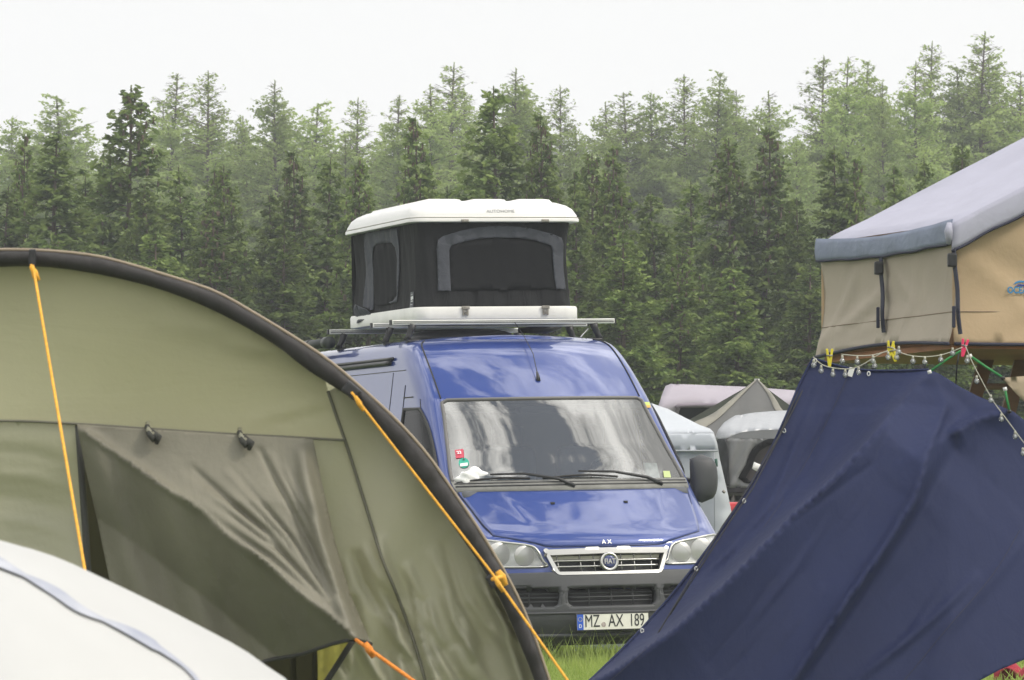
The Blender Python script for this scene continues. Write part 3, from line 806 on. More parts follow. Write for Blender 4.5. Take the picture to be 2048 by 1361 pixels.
# door windows, gutters and panel seams on both sides
for sg in (-1, 1):
    vs2 = []; fs2 = []
    hh = np.linspace(1.36, 1.88, 20)
    for hq in hh:
        f0 = wfront(hq); f1 = 1.865
        for i in range(9): vs2.append(side(sg, f0 + (f1 - f0) * i / 8, hq, .006 - .000 * i))
    for r in range(19):
        for i in range(8): a = r * 9 + i; fs2.append((a, a + 1, a + 10, a + 9))
    dw = orient(mesh('door_window', vs2, fs2, m_dkglass, van, True), Vector((sg, 0, 0)))
    loop = [side(sg, wfront(hq), hq, .008) for hq in hh] + [side(sg, 1.866, 1.885, .008)] + [side(sg, 1.866, hq, .008) for hq in hh[::-1]] + [side(sg, wfront(1.36), 1.36, .008)]
    MB().tube(loop, .012, 5).build('window_seal', m_rubber, dw, True)
    s2 = MB()
    s2.tube([side(sg, 1.92, hq, .001) for hq in np.linspace(.4, 2.06, 24)], .0035, 5)
    s2.tube([side(sg, 1.08 + max(0, hq - 1.3) * .72, hq, .001) for hq in np.linspace(.75, 1.95, 18)], .0035, 5)
    s2.tube([side(sg, d, 1.97, .002) for d in np.linspace(1.7, 1.93, 8)], .005, 5)
    s2.tube([side(sg, 2.26, hq, .0) for hq in np.linspace(.4, 2.16, 20)], .0035, 5)
    s2.tube([side(sg, 3.45, hq, .0) for hq in np.linspace(.4, 2.16, 20)], .0035, 5)
    s2.tube([side(sg, d, 2.17, .0) for d in np.linspace(1.95, 4.7, 30)], .0035, 5)
    s2.build('panel_gaps', m_rubber, van, True)
    g2 = MB(); g2.tube([side(sg, d, 2.265, .012) for d in np.linspace(2.3, 4.75, 20)], .012, 6)
    g2.tube([side(sg, d, 2.235, .014) for d in np.linspace(2.35, 4.7, 30)], .018, 6); g2.build('roof_gutter', m_black, van, True)
    # brow seam from windscreen corner up to the roof
    MB().tube([front(sg * (K(hq)[1] - .012), hq, .003) for hq in np.linspace(1.95, 2.385, 20)], .0055, 5).build('roof_seam', m_rubber, van, True)
    # mirrors
    mr_ = empty('wing_mirror', parent=van)
    cs = []; NQ = 20
    for k in range(12):
        tq = k / 11; zz = -.175 + .35 * tq
        wid = .108 * (1 - abs(2 * tq - 1) ** 3.2) ** .42; dep = .085 * (1 - abs(2 * tq - 1) ** 2.6) ** .5
        for q in range(NQ):
            an = 2 * PI * q / NQ; cxx = math.copysign(abs(math.cos(an)) ** .75, math.cos(an)) * wid; cyy = math.sin(an) * dep
            if cyy > .03: cyy = .03
            xx = .0 + cxx
            if xx < -.085: xx = -.085
            cs.append((sg * (1.045 + xx + .012 * math.sin(tq * PI)), .93 + cyy, 1.345 + zz))
    ff = [(k * NQ + q, k * NQ + (q + 1) % NQ, (k + 1) * NQ + (q + 1) % NQ, (k + 1) * NQ + q) for k in range(11) for q in range(NQ)] + [tuple(range(NQ)), tuple(range(11 * NQ, 12 * NQ))]
    ho = mesh('mirror_housing', cs, ff, m_plastic, mr_); bm = bmesh.new(); bm.from_mesh(ho.data); bmesh.ops.recalc_face_normals(bm, faces=bm.faces); bm.to_mesh(ho.data); bm.free(); smooth_angle(ho, 60)
    MB().box((sg * .97, .962, 1.20), (sg * 1.125, .966, 1.49), bev=.001).build('mirror_glass', mat('mirror_glass', (.8, .8, .8), .02, metal=1), mr_)
    MB().tube([side(sg, 1.12, 1.36, -.02), (sg * .98, 1.0, 1.33), (sg * 1.0, .95, 1.33)], .02, 8).tube([side(sg, 1.14, 1.25, -.02), (sg * .98, 1.0, 1.27), (sg * 1.0, .95, 1.27)], .018, 8).build('mirror_arm', m_black, mr_, True)
    # headlight
    hp = [(sg * x, y) for x, y in HL]
    hl = empty('headlight', parent=van)
    bowlp = grow(hp, 1.0); cxh = sg * .69
    def pushf(x, y):
        return .085 * min(1, 9 * max(0, (.945 - y))) ** .5 * min(1, 9 * max(0, (y - .750))) ** .5 * max(.25, 1 - max(0, abs(x) - .72) * 3)
    skin_patch('reflector', bowlp, -.004, m_refl, hl, .016, 0, pushf)
    for (cu, ch, rr_) in ((.575, .832, .070), (.745, .846, .080)):
        c0 = front(sg * cu, ch, .0); Mx = Matrix.Translation(c0 + Vector((0, .075, 0))) @ Matrix.Rotation(R(90), 4, 'X')
        MB().lathe([(rr_, .06), (rr_ * .97, .045), (rr_ * .8, .02), (rr_ * .5, .0), (rr_ * .22, -.008), (.0, -.01)], Mx, 28).build('reflector_bowl', m_refl, hl, True)
        MB().lathe([(rr_ * 1.0, .055), (rr_ * 1.05, .062), (rr_ * .99, .066)], Mx, 28).build('bowl_ring', m_chrome, hl, True)
        MB().lathe([(.0, .045), (.012, .040), (.014, .02), (.014, .0)], Mx, 12).build('bulb', mat('bulb_glass', (.75, .75, .72), .1, metal=.3), hl, True)
    skin_patch('lens', hp, .006, m_lens, hl, .03)
    lp = catmull(hp, 4, True)
    MB().tube([front(x, y, .004) for x, y in lp] + [front(*lp[0], .004)], .0085, 6).build('lens_rim', m_chrome, hl, True)
# radiator grille
gr_ = empty('radiator_grille', parent=van)
GF = mirror_full(GR)
skin_patch('grille_back', grow(GF, .99, (0, .78)), -.06, m_black, gr_, .05)
inner = [(-.410, .826), (-.358, .708), (0, .702), (.358, .708), (.410, .826), (0, .832)]
outer = [(-.452, .863), (-.392, .715), (-.372, .692), (-.345, .684), (0, .684), (.345, .684), (.372, .692), (.392, .715), (.452, .863), (0, .869)]
V2, F2 = cdt(outer, .012, [inner])
def grf(x, y): p = front(x, y, .024); return p
fo = mesh('grille_frame', [grf(x, y) for x, y in V2], F2, m_chrome, gr_)
md = fo.modifiers.new('thickness', 'SOLIDIFY'); md.thickness = .03; md.offset = 0
bm = bmesh.new(); bm.from_mesh(fo.data); bmesh.ops.recalc_face_normals(bm, faces=bm.faces); bm.to_mesh(fo.data); bm.free()
sl = MB()
for hq, w_ in ((.790, .382), (.750, .366)):
    sl.tube([front(u, hq, .008) for u in np.linspace(-w_, w_, 30)], .0065, 6)
sl.build('chrome_slats', m_chrome, gr_, True)
sl = MB()
for u in (-.36, -.20, -.10, .10, .20, .33): sl.tube([front(u * .97, .71, -.004), front(u, .83, -.004)], .004, 5)
sl.build('grille_ribs', m_chrome, gr_, True)
V2, F2 = cdt([(-.39, .803), (.39, .803), (.395, .826), (-.395, .826)], .03)
mesh('grille_band', [front(x, y, -.008) for x, y in V2], F2, mat('cream_grille_band', (.50, .49, .40), .5, var=(7, .15)), gr_, True)
# text helper
def text(name, s, size, mt, parent, M, depth=.0015, sx=1.0, align='CENTER', bold=0.0):
    cu = bpy.data.curves.new(name, 'FONT'); cu.body = s; cu.size = size; cu.align_x = align; cu.align_y = 'CENTER'; cu.extrude = depth; cu.offset = bold
    o = bpy.data.objects.new(name, cu); COL.objects.link(o)
    dg = bpy.context.evaluated_depsgraph_get(); dg.update(); me = bpy.data.meshes.new_from_object(o.evaluated_get(dg))
    COL.objects.unlink(o); bpy.data.objects.remove(o); me.transform(Matrix.Diagonal((sx, 1, 1, 1))); me.transform(M); me.materials.clear()
    return link(name, me, mt, parent)
def facing(p, tilt=0.0, yaw=0.0):
    """frame whose local xy plane faces the van's front (-y)"""
    return Matrix.Translation(p) @ Matrix.Rotation(yaw, 4, 'Z') @ Matrix.Rotation(R(90) - tilt, 4, 'X')
ec = front(0, .772, .030); Mx = facing(ec, R(8))
em = empty('emblem', parent=van)
em.parent = gr_
MB().lathe([(.066, -.02), (.068, .0), (.064, .008), (.052, .010), (.050, .006)], Mx, 36).build('emblem_ring', m_chrome, em, True)
MB().lathe([(.0, .0085), (.03, .008), (.0505, .0055)], Mx, 36).build('emblem_disc', mat('emblem_blue', (.035, .05, .16), .3, coat=.6), em, True)
text('emblem_letters', 'FIAT', .049, m_chrome, em, Mx @ Matrix.Translation((0, 0, .011)), .002, .84, bold=.0008)
text('hood_letters', 'A X', .042, m_chrome, hood, facing(front(0, .906, .024), R(25)), .002, 1.0, bold=.0008)
# number plate
pc = front(0, .372, .0); pc = Vector((-.022, -.155, .372)); Mp = facing(pc, R(2))
pl = empty('number_plate', parent=van)
MB().box((-.268, -.064, -.012), (.268, .064, -.002), Mp, .004).build('plate_holder', m_black, pl)
MB().box((-.262, -.0575, -.002), (.262, .0575, .0012), Mp, .003).build('plate_panel', m_white_pl, pl)
bd = MB()
for a, b_ in (((-.262, .053), (.262, .0575)), ((-.262, -.0575), (.262, -.053)), ((.2575, -.053), (.262, .053))): bd.box((a[0], a[1], .0014), (b_[0], b_[1], .0026), Mp)
bd.build('plate_border', m_ink, pl)
MB().box((-.2615, -.053, .0015), (-.216, .053, .0027), Mp).build('country_strip', m_eublue, pl)
text('country_letter', 'D', .034, m_white_pl, pl, Mp @ Matrix.Translation((-.239, -.028, .003)), .0005, .9, bold=.0006)
st = MB()
for k in range(12):
    a = 2 * PI * k / 12; st.lathe([(.0025, .0028), (.0, .0032)], Mp @ Matrix.Translation((-.239 + .014 * math.cos(a), .020 + .014 * math.sin(a), 0)), 6)
st.build('star_ring', mat('star_yellow', (.7, .6, .1), .5), pl)
for s_, xx in (('MZ', -.152), ('AX', .020), ('189', .172)):
    text('plate_letters', s_, .122, m_ink, pl, Mp @ Matrix.Translation((xx, .002, .003)), .0006, {'MZ': .64, 'AX': .66, '189': .62}[s_], bold=.0)
MB().lathe([(.0175, .0028), (.0, .0032)], Mp @ Matrix.Translation((-.070, -.020, 0)), 20).build('plate_seals', mat('seal_grey_red', (.42, .36, .34), .5, var=(60, .5)), pl)
# wipers
for (piv, mid, b0, b1) in (((1149, 979), (1048, 957), (914, 970), (1060, 961)), ((1321, 975), (1224, 953), (1085, 961), (1234, 957))):
    w = empty('wiper', parent=van)
    q = lambda p, o_: van_front_px(p[0], p[1], o_)[0]
    MB().tube([q(piv, .03), q(((piv[0] * 2 + mid[0]) / 3, (piv[1] * 2 + mid[1]) / 3 - 2), .05), q(mid, .045), q(((mid[0] + b0[0]) / 2, (mid[1] + b0[1]) / 2 - 6), .04)], [.016, .013, .010, .007], 6).build('wiper_arm', m_black, w, True)
    pts = [q((b0[0] + (b1[0] - b0[0]) * k / 10, b0[1] + (b1[1] - b0[1]) * k / 10 - 5 * math.sin(PI * k / 10)), .016) for k in range(11)]
    MB().tube(pts, .008, 5).build('wiper_blade', m_rubber, w, True)
# aerial
pb = van_front_px(1077, 762, .0)[0]; pt = pb + Vector((-.0, .42, .30))
an = empty('aerial', parent=van)
MB().tube([pb, pb + Vector((0, .01, .03)), pb + Vector((0, .03, .065))], [.016, .014, .007], 8).build('aerial_base', m_black, an, True)
tp = van_front_px(1046, 684, .05)[0]; MB().tube([pb + Vector((0, .02, .05)), (pb + tp) / 2 + Vector((0, -.05, .03)), tp, tp + Vector((0, .2, .10))], .0032, 5).build('aerial_rod', m_black, an, True)
# cab interior
MB().box((-.84, 1.0, 1.05), (.84, 1.45, 1.24), bev=.05).box((-.84, .62, 1.20), (.84, 1.2, 1.29), bev=.04).build('dashboard', m_int, van, True)
MB().box((-.80, 2.30, .4), (.80, 2.34, 2.12)).build('bulkhead', m_dark, van)
MB().box((-.75, 1.33, 1.86), (.75, 2.3, 1.90), bev=.01).build('cab_headliner', mat('grey_headliner', (.16, .165, .17), .95, var=(3, .1)), van)
MB().box((-.22, 1.22, 1.835), (.22, 1.34, 1.885), bev=.02).build('roof_console', m_int, van)
for cx in (-.56, -.12, .50):
    w_ = .21 if cx != .5 else .24; stt = empty('seat', parent=van)
    MB().box((cx - w_, 1.75, 1.0), (cx + w_, 1.92, 1.60), bev=.07).build('seat_back', m_seat, stt, True)
    MB().box((cx - .12, 1.77, 1.60), (cx + .12, 1.87, 1.76), bev=.045).build('headrest', m_seat, stt, True)
    MB().box((cx - w_, 1.35, .85), (cx + w_, 1.85, 1.0), bev=.05).build('seat_cushion', m_seat, stt, True)
sw = MB(); Ms = Matrix.Translation((.50, 1.18, 1.37)) @ Matrix.Rotation(R(48), 4, 'X')
sw.tube([Ms @ Vector((.20 * math.cos(a), .20 * math.sin(a), 0)) for a in np.linspace(0, 2 * PI, 40)], .016, 8)
for a in (R(200), R(-20), R(90)): sw.tube([Ms @ Vector((0, 0, -.02)), Ms @ Vector((.2 * math.cos(a), .2 * math.sin(a), 0))], .014, 6)
sw.lathe([(.0, .02), (.06, .015), (.07, -.02)], Ms, 16); sw.build('steering_wheel', m_black, van, True)
MB().lathe([(.0, .16), (.10, .145), (.19, .09), (.23, 0), (.23, -.02)], Matrix.Translation((.47, .95, 1.25)), 28).build('instrument_hood', mat('pale_instrument_hood', (.30, .33, .36), .7), van, True)
# stickers on the glass
def sticker(poly_px, mt, name, off=.009):
    pts = [van_front_px(x, y, off)[0] for x, y in poly_px]; n_ = len(pts); c = sum(pts, Vector()) / n_
    return mesh(name, [c] + pts, [(0, 1 + i, 1 + (i + 1) % n_) for i in range(n_)], mt, ws)
sticker([(910, 902), (927, 900), (929, 917), (912, 919)], mat('sticker_red', (.55, .06, .10), .5), 'red_sticker')
sticker([(928 + 10.5 * math.cos(a), 928 + 10 * math.sin(a)) for a in np.linspace(0, 2 * PI, 18)[:-1]], mat('sticker_green', (.02, .38, .26), .5), 'green_sticker')
m_sw = mat('sticker_white', (.8, .8, .8), .5)
for s_, (x, y), sz in (('22', (919, 908), .040), ('4', (928, 922), .030)):
    p = van_front_px(x, y, .014)[0]; text('sticker_number', s_, sz, m_sw if s_ == '22' else m_ink, ws, Matrix.Translation(p) @ Matrix.Rotation(R(42), 4, 'X') @ Matrix.Rotation(R(6), 4, 'Z'), .0004, .9, bold=.001)
sticker([(921, 930), (936, 928), (936, 934), (921, 936)], m_sw, 'sticker_label', .013)
sticker([(1284, 806), (1297, 806), (1299, 812), (1286, 813)], mat('sticker_lime', (.45, .55, .12), .5), 'lime_sticker')
sticker([(1286, 813), (1299, 812), (1300, 817), (1288, 818)], mat('sticker_orange', (.65, .35, .05), .5), 'orange_sticker')
sticker([(1325, 944), (1338, 944), (1341, 957), (1327, 957)], mat('sticker_pale_lime', (.42, .50, .20), .5), 'lime_sticker')
p0 = Vector((.665, .86, 1.30))
pap = cloth('paper_sheet', [(-.055, -.07), (.055, -.07), (.05, .08), (-.05, .085)], lambda x, y: p0 + Vector((x, .05 + y * .5, .08 + y)), mat('white_paper', (.75, .75, .72), .8), None, .03, thick=.001)
pap.location = (VX, VY, 0); pap.rotation_euler = VROT; tag(pap, 'white paper sheet standing behind the windscreen in front of the steering wheel side', 'paper')
# crumpled cloth on the dashboard
bm = bmesh.new(); bmesh.ops.create_icosphere(bm, subdivisions=4, radius=1)
for v in bm.verts:
    n_ = v.co.normalized(); k = 1 + .18 * math.sin(n_.x * 5 + 1) * math.cos(n_.y * 4) + .08 * math.sin(n_.z * 9 + n_.x * 6)
    v.co = Vector((-.70 + n_.x * .125 * k, .80 + n_.y * .07 * k, 1.36 + n_.z * .085 * k))
me = bpy.data.meshes.new('white_cloth'); bm.to_mesh(me); bm.free()
cl = link('white_cloth', me, mat('white_terry_cloth', (.80, .80, .78), .95, bump=(30, .3)), None, True); cl.location = (VX, VY, 0); cl.rotation_euler = VROT
tag(cl, 'crumpled white cloth on the dashboard, in the lower left corner of the windscreen', 'cloth')
# wheels
for (wd, wh) in WHEELS:
    for sg in (-1, 1):
        we = empty('wheel', parent=van); Mw = Matrix.Translation((sg * .865, wd, wh)) @ Matrix.Rotation(R(90) * sg, 4, 'Y')
        MB().lathe([(.19, -.09), (.29, -.10), (.325, -.07), (.33, 0), (.325, .07), (.29, .10), (.20, .09)], Mw, 40).build('tyre', m_tyre, we, True)
        MB().lathe([(.20, .085), (.195, .05), (.15, .03), (.07, .055), (.0, .06)], Mw, 32).build('rim', m_rim, we, True)
        MB().tube([side(sg, max(.35, wd + .43 * math.cos(a)), wh + .43 * math.sin(a), .006) for a in np.linspace(-.1, PI + .1, 30)], .02, 6).build('wheel_arch', m_plastic, van, True)
        vv = []; ff = []
        for k in range(17):
            a = PI * k / 16
            for xx in (sg * .96, sg * .6): vv.append((xx, wd + .44 * math.cos(a), wh + .44 * math.sin(a)))
        for k in range(16): ff.append((2 * k, 2 * k + 1, 2 * k + 3, 2 * k + 2))
        ff.append(tuple(range(1, 34, 2))); mesh('wheel_well', vv, ff, m_black, van)
# awning tube on the near roof edge, roof vent, roof bars
MB().tube([(-.86, 3.9, 2.44), (-.86, 4.9, 2.44)], .036, 12).tube([(-.86, 3.88, 2.44), (-.86, 4.0, 2.44)], .046, 12).tube([(-.86, 4.4, 2.44), (-.86, 4.46, 2.44)], .042, 12).build('awning_tube', mat('dark_green_tube', (.03, .035, .032), .5), van, True)
MB().lathe([(.40, 0), (.38, .05), (.28, .075), (.0, .085)], Matrix.Translation((-.10, 2.95, 2.41)) @ Matrix.Diagonal((1, .8, 1.1, 1)), 28).build('roof_vent', m_black, van, True)
MB().tube([(.40, 3.1, 2.49), (.62, 3.1, 2.50), (.74, 3.12, 2.52)], [.02, .035, .02], 8).build('roof_strap_roll', m_black, van, True)
rk = empty('roof_rack', parent=van)
for d, u0, u1 in ((2.23, -.86, .86), (2.80, -.84, .84), (4.05, -.82, .84)):
    b_ = MB().box((u0, d - .02, 2.508), (u1, d + .02, 2.544), bev=.006).build('roof_bar', m_alu, rk)
    MB().box((u0 + .01, d - .0225, 2.519), (u1 - .01, d - .0195, 2.524)).box((u0 + .01, d - .0225, 2.531), (u1 - .01, d - .0195, 2.534)).build('bar_groove', m_black, b_)
    MB().box((u0 - .012, d - .021, 2.507), (u0, d + .021, 2.545), bev=.004).build('bar_cap', m_black, b_)
    MB().box((u1, d - .021, 2.507), (u1 + .012, d + .021, 2.545), bev=.004).build('bar_cap', m_black, b_)
    for sg in (-1, 1):
        u = sg * .70
        MB().tube([(u, d, 2.51), (u + sg * .01, d, 2.47), (u + sg * .03, d, 2.43), (u + sg * .045, d, 2.39)], [.032, .026, .022, .030], 8).box((u - .05, d - .03, 2.375), (u + .06, d + .03, 2.40), bev=.008).build('bar_foot', m_black, rk, True)
MB().tube([(.60, 2.24, 2.41), (.66, 2.24, 2.47)], .004, 5).build('bar_strap', m_alu, rk)

# ------------------------------------------------------------------ roof tent on the van
m_gel = mat('white_shell', (.70, .69, .67), .35, coat=.3, var=(3, .05), bump=(6, .05))
m_gel2 = mat('white_shell_base', (.74, .73, .69), .4, coat=.2, var=(5, .08))
m_canv = mat('black_canvas', (.013, .0135, .015), .85, spec=.25, bump=(7, .5, (3.0, 3.0, .6)), weave=(60, .12), var=(2, .2))
m_mesh = mat('dark_fly_mesh', (.010, .0105, .012), .9, spec=.2, bump=(3, .35))
m_grey = mat('grey_canvas_trim', (.062, .066, .080), .75, spec=.3, bump=(14, .6), var=(9, .15))
m_latch = mat('steel_latch', (.28, .26, .23), .4, metal=.7, var=(40, .3))
XO = .038
rt = empty('roof_tent', (VX + XO * cA, VY + XO * sA, XO * VR), VROT, 'black canvas roof tent with white lid standing open on top of the blue van', 'roof tent')
U1, D0, D1 = .645, 2.46, 4.28
def rrect(w, d0, d1, r, n=7):
    o = []
    for cx, cy, a0 in ((w - r, d0 + r, -90), (w - r, d1 - r, 0), (-w + r, d1 - r, 90), (-w + r, d0 + r, 180)):
        for k in range(n + 1):
            a = R(a0 + 90 * k / n); o.append((cx + r * math.cos(a), cy + r * math.sin(a)))
    return o
def stack(rings, name, mt, parent, cap=True, ang=35):
    vs = []; fs = []; n_ = len(rings[0])
    for r_ in rings: vs += r_
    for i in range(len(rings) - 1):
        for k in range(n_): k2 = (k + 1) % n_; fs.append((i * n_ + k, i * n_ + k2, (i + 1) * n_ + k2, (i + 1) * n_ + k))
    if cap: fs += [tuple(range(n_ - 1, -1, -1)), tuple(range((len(rings) - 1) * n_, len(rings) * n_))]
    o = mesh(name, vs, fs, mt, parent); return smooth_angle(o, ang)
def rr3(ins, z, r=.12, tilt=0): return [(x, y, z + tilt * (y - D0)) for x, y in rrect(U1 - ins, D0 + ins, D1 - ins, r)]
stack([rr3(.0, 2.556), rr3(-.002, 2.562), rr3(-.002, 2.632), rr3(.004, 2.648), rr3(.03, 2.650)], 'base_shell', m_gel2, rt)
lid = [rr3(-.012, 3.272), rr3(-.022, 3.276), rr3(-.022, 3.296), rr3(-.016, 3.304), rr3(-.012, 3.308), rr3(-.010, 3.325), rr3(.012, 3.372, .14), rr3(.045, 3.402, .16), rr3(.095, 3.425, .18), rr3(.17, 3.438, .2), rr3(.30, 3.444, .22)]
lo = stack(lid, 'lid', m_gel, rt, True, 50)
# raised panels moulded in the lid
for x0, x1 in ((-.50, -.20), (-.15, .15), (.20, .50)):
    pr = []
    for ins, z in ((0, 3.425), (.02, 3.452), (.05, 3.458)):
        pr.append([(x + (x0 + x1) / 2, y + 3.37, z) for x, y in [( (x1 - x0) / 2 * sx_ - ins * sx_, .72 * sy_ - ins * sy_) for sx_, sy_ in ((1, -1), (1, 1), (-1, 1), (-1, -1))]])
    stack(pr, 'lid_ridge', m_gel, lo, True, 60)
pr = []
for ins, z in ((0, 3.36), (.03, 3.392), (.06, 3.395)): pr.append([(x, y, z) for x, y in ((-.56 + ins, D0 + .012 + ins * .4), (.56 - ins, D0 + .012 + ins * .4), (.56 - ins, 2.7), (-.56 + ins, 2.7))])
MB().tube([(x, y, 3.306) for x, y in rrect(U1 + .016, D0 - .016, D1 + .016, .12)] + [(rrect(U1 + .016, D0 - .016, D1 + .016, .12)[0][0], rrect(U1 + .016, D0 - .016, D1 + .016, .12)[0][1], 3.306)], .0045, 5).build('lid_trim', mat('lid_groove_grey', (.35, .34, .30), .6), lo, True)
text('lid_letters', 'AUTOHOME', .034, mat('lid_print_grey', (.38, .38, .38), .6), lo, facing(Vector((van_px(1001, 422, D0)[0] - XO, D0 - .001, 3.353)), R(26)), .0008, 1.15)
# canvas walls, gently pulled in between floor and lid
def wall_pt(s_, z, off=0.0):
    """s_ runs around the tent: -1..0 left side rear->front corner, 0..1 front face, 1..2 right side"""
    zt = (z - 2.65) / .625; pull = .020 * math.sin(PI * zt) + .010
    r = .10; w = U1 - .03 - pull - r; d0 = D0 + .03 + pull; L = D1 - .03 - pull
    if s_ < 0: x = -(w + r); y = d0 + r + (L - d0 - r) * (-s_); n_ = Vector((-1, 0, 0))
    elif s_ <= 1:
        arc = R(90) * r; tot = 2 * w + 2 * arc; q = s_ * tot
        if q < arc: a = q / r; x = -w - r * math.cos(a); y = d0 + r - r * math.sin(a); n_ = Vector((-math.cos(a), -math.sin(a), 0))
        elif q > tot - arc: a = (tot - q) / r; x = w + r * math.cos(a); y = d0 + r - r * math.sin(a); n_ = Vector((math.cos(a), -math.sin(a), 0))
        else: x = -w + (q - arc); y = d0; n_ = Vector((0, -1, 0))
    else: x = w + r; y = d0 + r + (L - d0 - r) * (s_ - 1); n_ = Vector((1, 0, 0))
    wr = .0055 * math.sin(s_ * 31 + 2.5 * math.sin(z * 7)) * (.35 + abs(zt - .5)) + .004 * math.sin(s_ * 67 + z * 9)
    return Vector((x, y, z)) + n_ * (off + wr)
vs = []; fs = []
SS = list(np.linspace(-1, 0, 40)) + list(np.linspace(0, 1, 90))[1:] + list(np.linspace(1, 2, 30))[1:]; ZZ = np.linspace(2.645, 3.28, 26)
for z in ZZ:
    for s_ in SS: vs.append(wall_pt(s_, z))
nS = len(SS)
for i in range(len(ZZ) - 1):
    for k in range(nS - 1): fs.append((i * nS + k, i * nS + k + 1, (i + 1) * nS + k + 1, (i + 1) * nS + k))
cv = mesh('canvas_wall', vs, fs, m_canv, rt, True); md = cv.modifiers.new('thickness', 'SOLIDIFY'); md.thickness = .004
mesh('rear_canvas', [(-.61, D1 - .04, 2.645), (.61, D1 - .04, 2.645), (.61, D1 - .04, 3.28), (-.61, D1 - .04, 3.28)], [(0, 1, 2, 3)], m_canv, rt)
# front window: photo outline brought to the front face
def fpx(x, y): 
    p = van_px(x, y, D0 + .05); return p.x - XO, p.z
def face_fn(off):
    def f(x, z):
        w = U1 - .03 - .03 - .10; arc = R(90) * .10; tot = 2 * w + 2 * arc; return wall_pt((x + w + arc) / tot, z, off)
    return f
Z = lambda x, y: fpx(620 + x / 3.303, 380 + y / 3.303)
arch_o = [Z(848, 668), Z(842, 500), Z(838, 390), Z(848, 330), Z(880, 308), Z(1000, 270), Z(1120, 248), Z(1250, 240), Z(1380, 246), Z(1500, 268), Z(1600, 296), Z(1650, 318), Z(1668, 360), Z(1674, 500), Z(1688, 658)]
arch_i = [Z(1618, 658), Z(1606, 500), Z(1598, 400), Z(1585, 368), Z(1480, 335), Z(1350, 318), Z(1230, 317), Z(1120, 322), Z(1010, 345), Z(935, 368), Z(920, 400), Z(922, 520), Z(930, 668)]
fr_ = cloth('window_trim', arch_o + arch_i, face_fn(.012), m_grey, cv, .018, thick=.006)
cloth('window_mesh', list(reversed(arch_i)) , face_fn(.006), m_mesh, cv, .05, thick=.002)
# side window on the left wall, in wall coordinates (rear distance, height)
def spx(x, y):
    """photo pixel on the left wall -> (y, z) local"""
    k = (x - 1024) / FPX; u = XO - (U1 - .05) + VS_ - VR * 2.95
    d = (VX0 + cA * u - k * (VY0 + sA * u)) / (sA + k * cA); Y = VY0 + sA * u + cA * d
    return d, EZ - (y - HY) / FPX * Y - VR * u
def side_fn(off):
    L0, L1 = D0 + .16, D1 - .05
    return lambda d, z: wall_pt(-max(0.001, (d - L0) / (L1 - L0)), z, off)
ZS = lambda x, y: spx(680 + x / 4.536, 380 + y / 4.536)
tr_o = [ZS(255, 395), ZS(238, 600), ZS(228, 900), ZS(225, 1060), ZS(305, 1095), ZS(305, 900), ZS(298, 640), ZS(312, 520), ZS(350, 495), ZS(430, 480), ZS(490, 484), ZS(510, 520), ZS(522, 640), ZS(520, 820), ZS(512, 960), ZS(490, 1010), ZS(450, 1022), ZS(470, 1035), ZS(512, 1020), ZS(530, 960), ZS(538, 700), ZS(540, 350), ZS(400, 372)]
cloth('side_window_trim', tr_o, side_fn(.010), m_grey, cv, .02, thick=.005)
win_i = [ZS(312, 520), ZS(350, 495), ZS(430, 480), ZS(490, 484), ZS(510, 520), ZS(522, 640), ZS(520, 820), ZS(512, 960), ZS(470, 1040), ZS(360, 1060), ZS(305, 1040), ZS(298, 640)]
cloth('side_window_mesh', win_i, side_fn(.005), m_mesh, cv, .05, thick=.002)
# flap tail hanging over the base edge
fl = [ZS(222, 1040), ZS(186, 1140), ZS(220, 1212), ZS(330, 1140), ZS(312, 1085)]
cloth('hanging_flap', fl, lambda d, z: Vector((-(U1 + .012 + .02 * math.sin(z * 40)), d, z)), m_grey, cv, .03, thick=.006)
lb = [ZS(585, 920), ZS(648, 918), ZS(640, 1064), ZS(576, 1062)]
lb = [(Z(622, 670)), Z(668, 668), Z(664, 776), Z(618, 778)]
cloth('fabric_label', lb, face_fn(.010), mat('label_grey', (.10, .105, .12), .6), cv, .03, thick=.002)
lm = MB()
for x0, y0, x1, y1 in ((632, 702, 640, 722), (642, 698, 650, 722), (652, 698, 662, 718), (634, 728, 660, 733), (628, 752, 656, 754), (630, 684, 654, 686)):
    a_ = face_fn(.012)(*Z(x0, y1)); b_ = face_fn(.012)(*Z(x1, y0)); lm.box((a_.x, min(a_.y, b_.y) - .001, a_.z), (b_.x, max(a_.y, b_.y), b_.z))
lm.build('label_marks', m_sw, cv)
# latches on lid and base
for x in (Z(1003, 190)[0], Z(1532, 190)[0]):
    MB().box((x - .028, D0 - .035, 3.268), (x + .028, D0 - .018, 3.292), bev=.004).box((x - .016, D0 - .042, 3.272), (x + .016, D0 - .034, 3.286), bev=.003).build('lid_latch', m_latch, lo)
for x in (Z(1012, 820)[0], Z(1540, 820)[0]):
    l_ = MB().box((x - .030, D0 - .020, 2.628), (x + .030, D0 - .004, 2.652), bev=.004).box((x - .022, D0 - .016, 2.582), (x - .010, D0 - .004, 2.628), bev=.002).box((x + .010, D0 - .016, 2.582), (x + .022, D0 - .004, 2.628), bev=.002).box((x - .006, D0 - .022, 2.588), (x + .006, D0 - .006, 2.61), bev=.002)
    l_.build('base_latch', m_latch, rt)

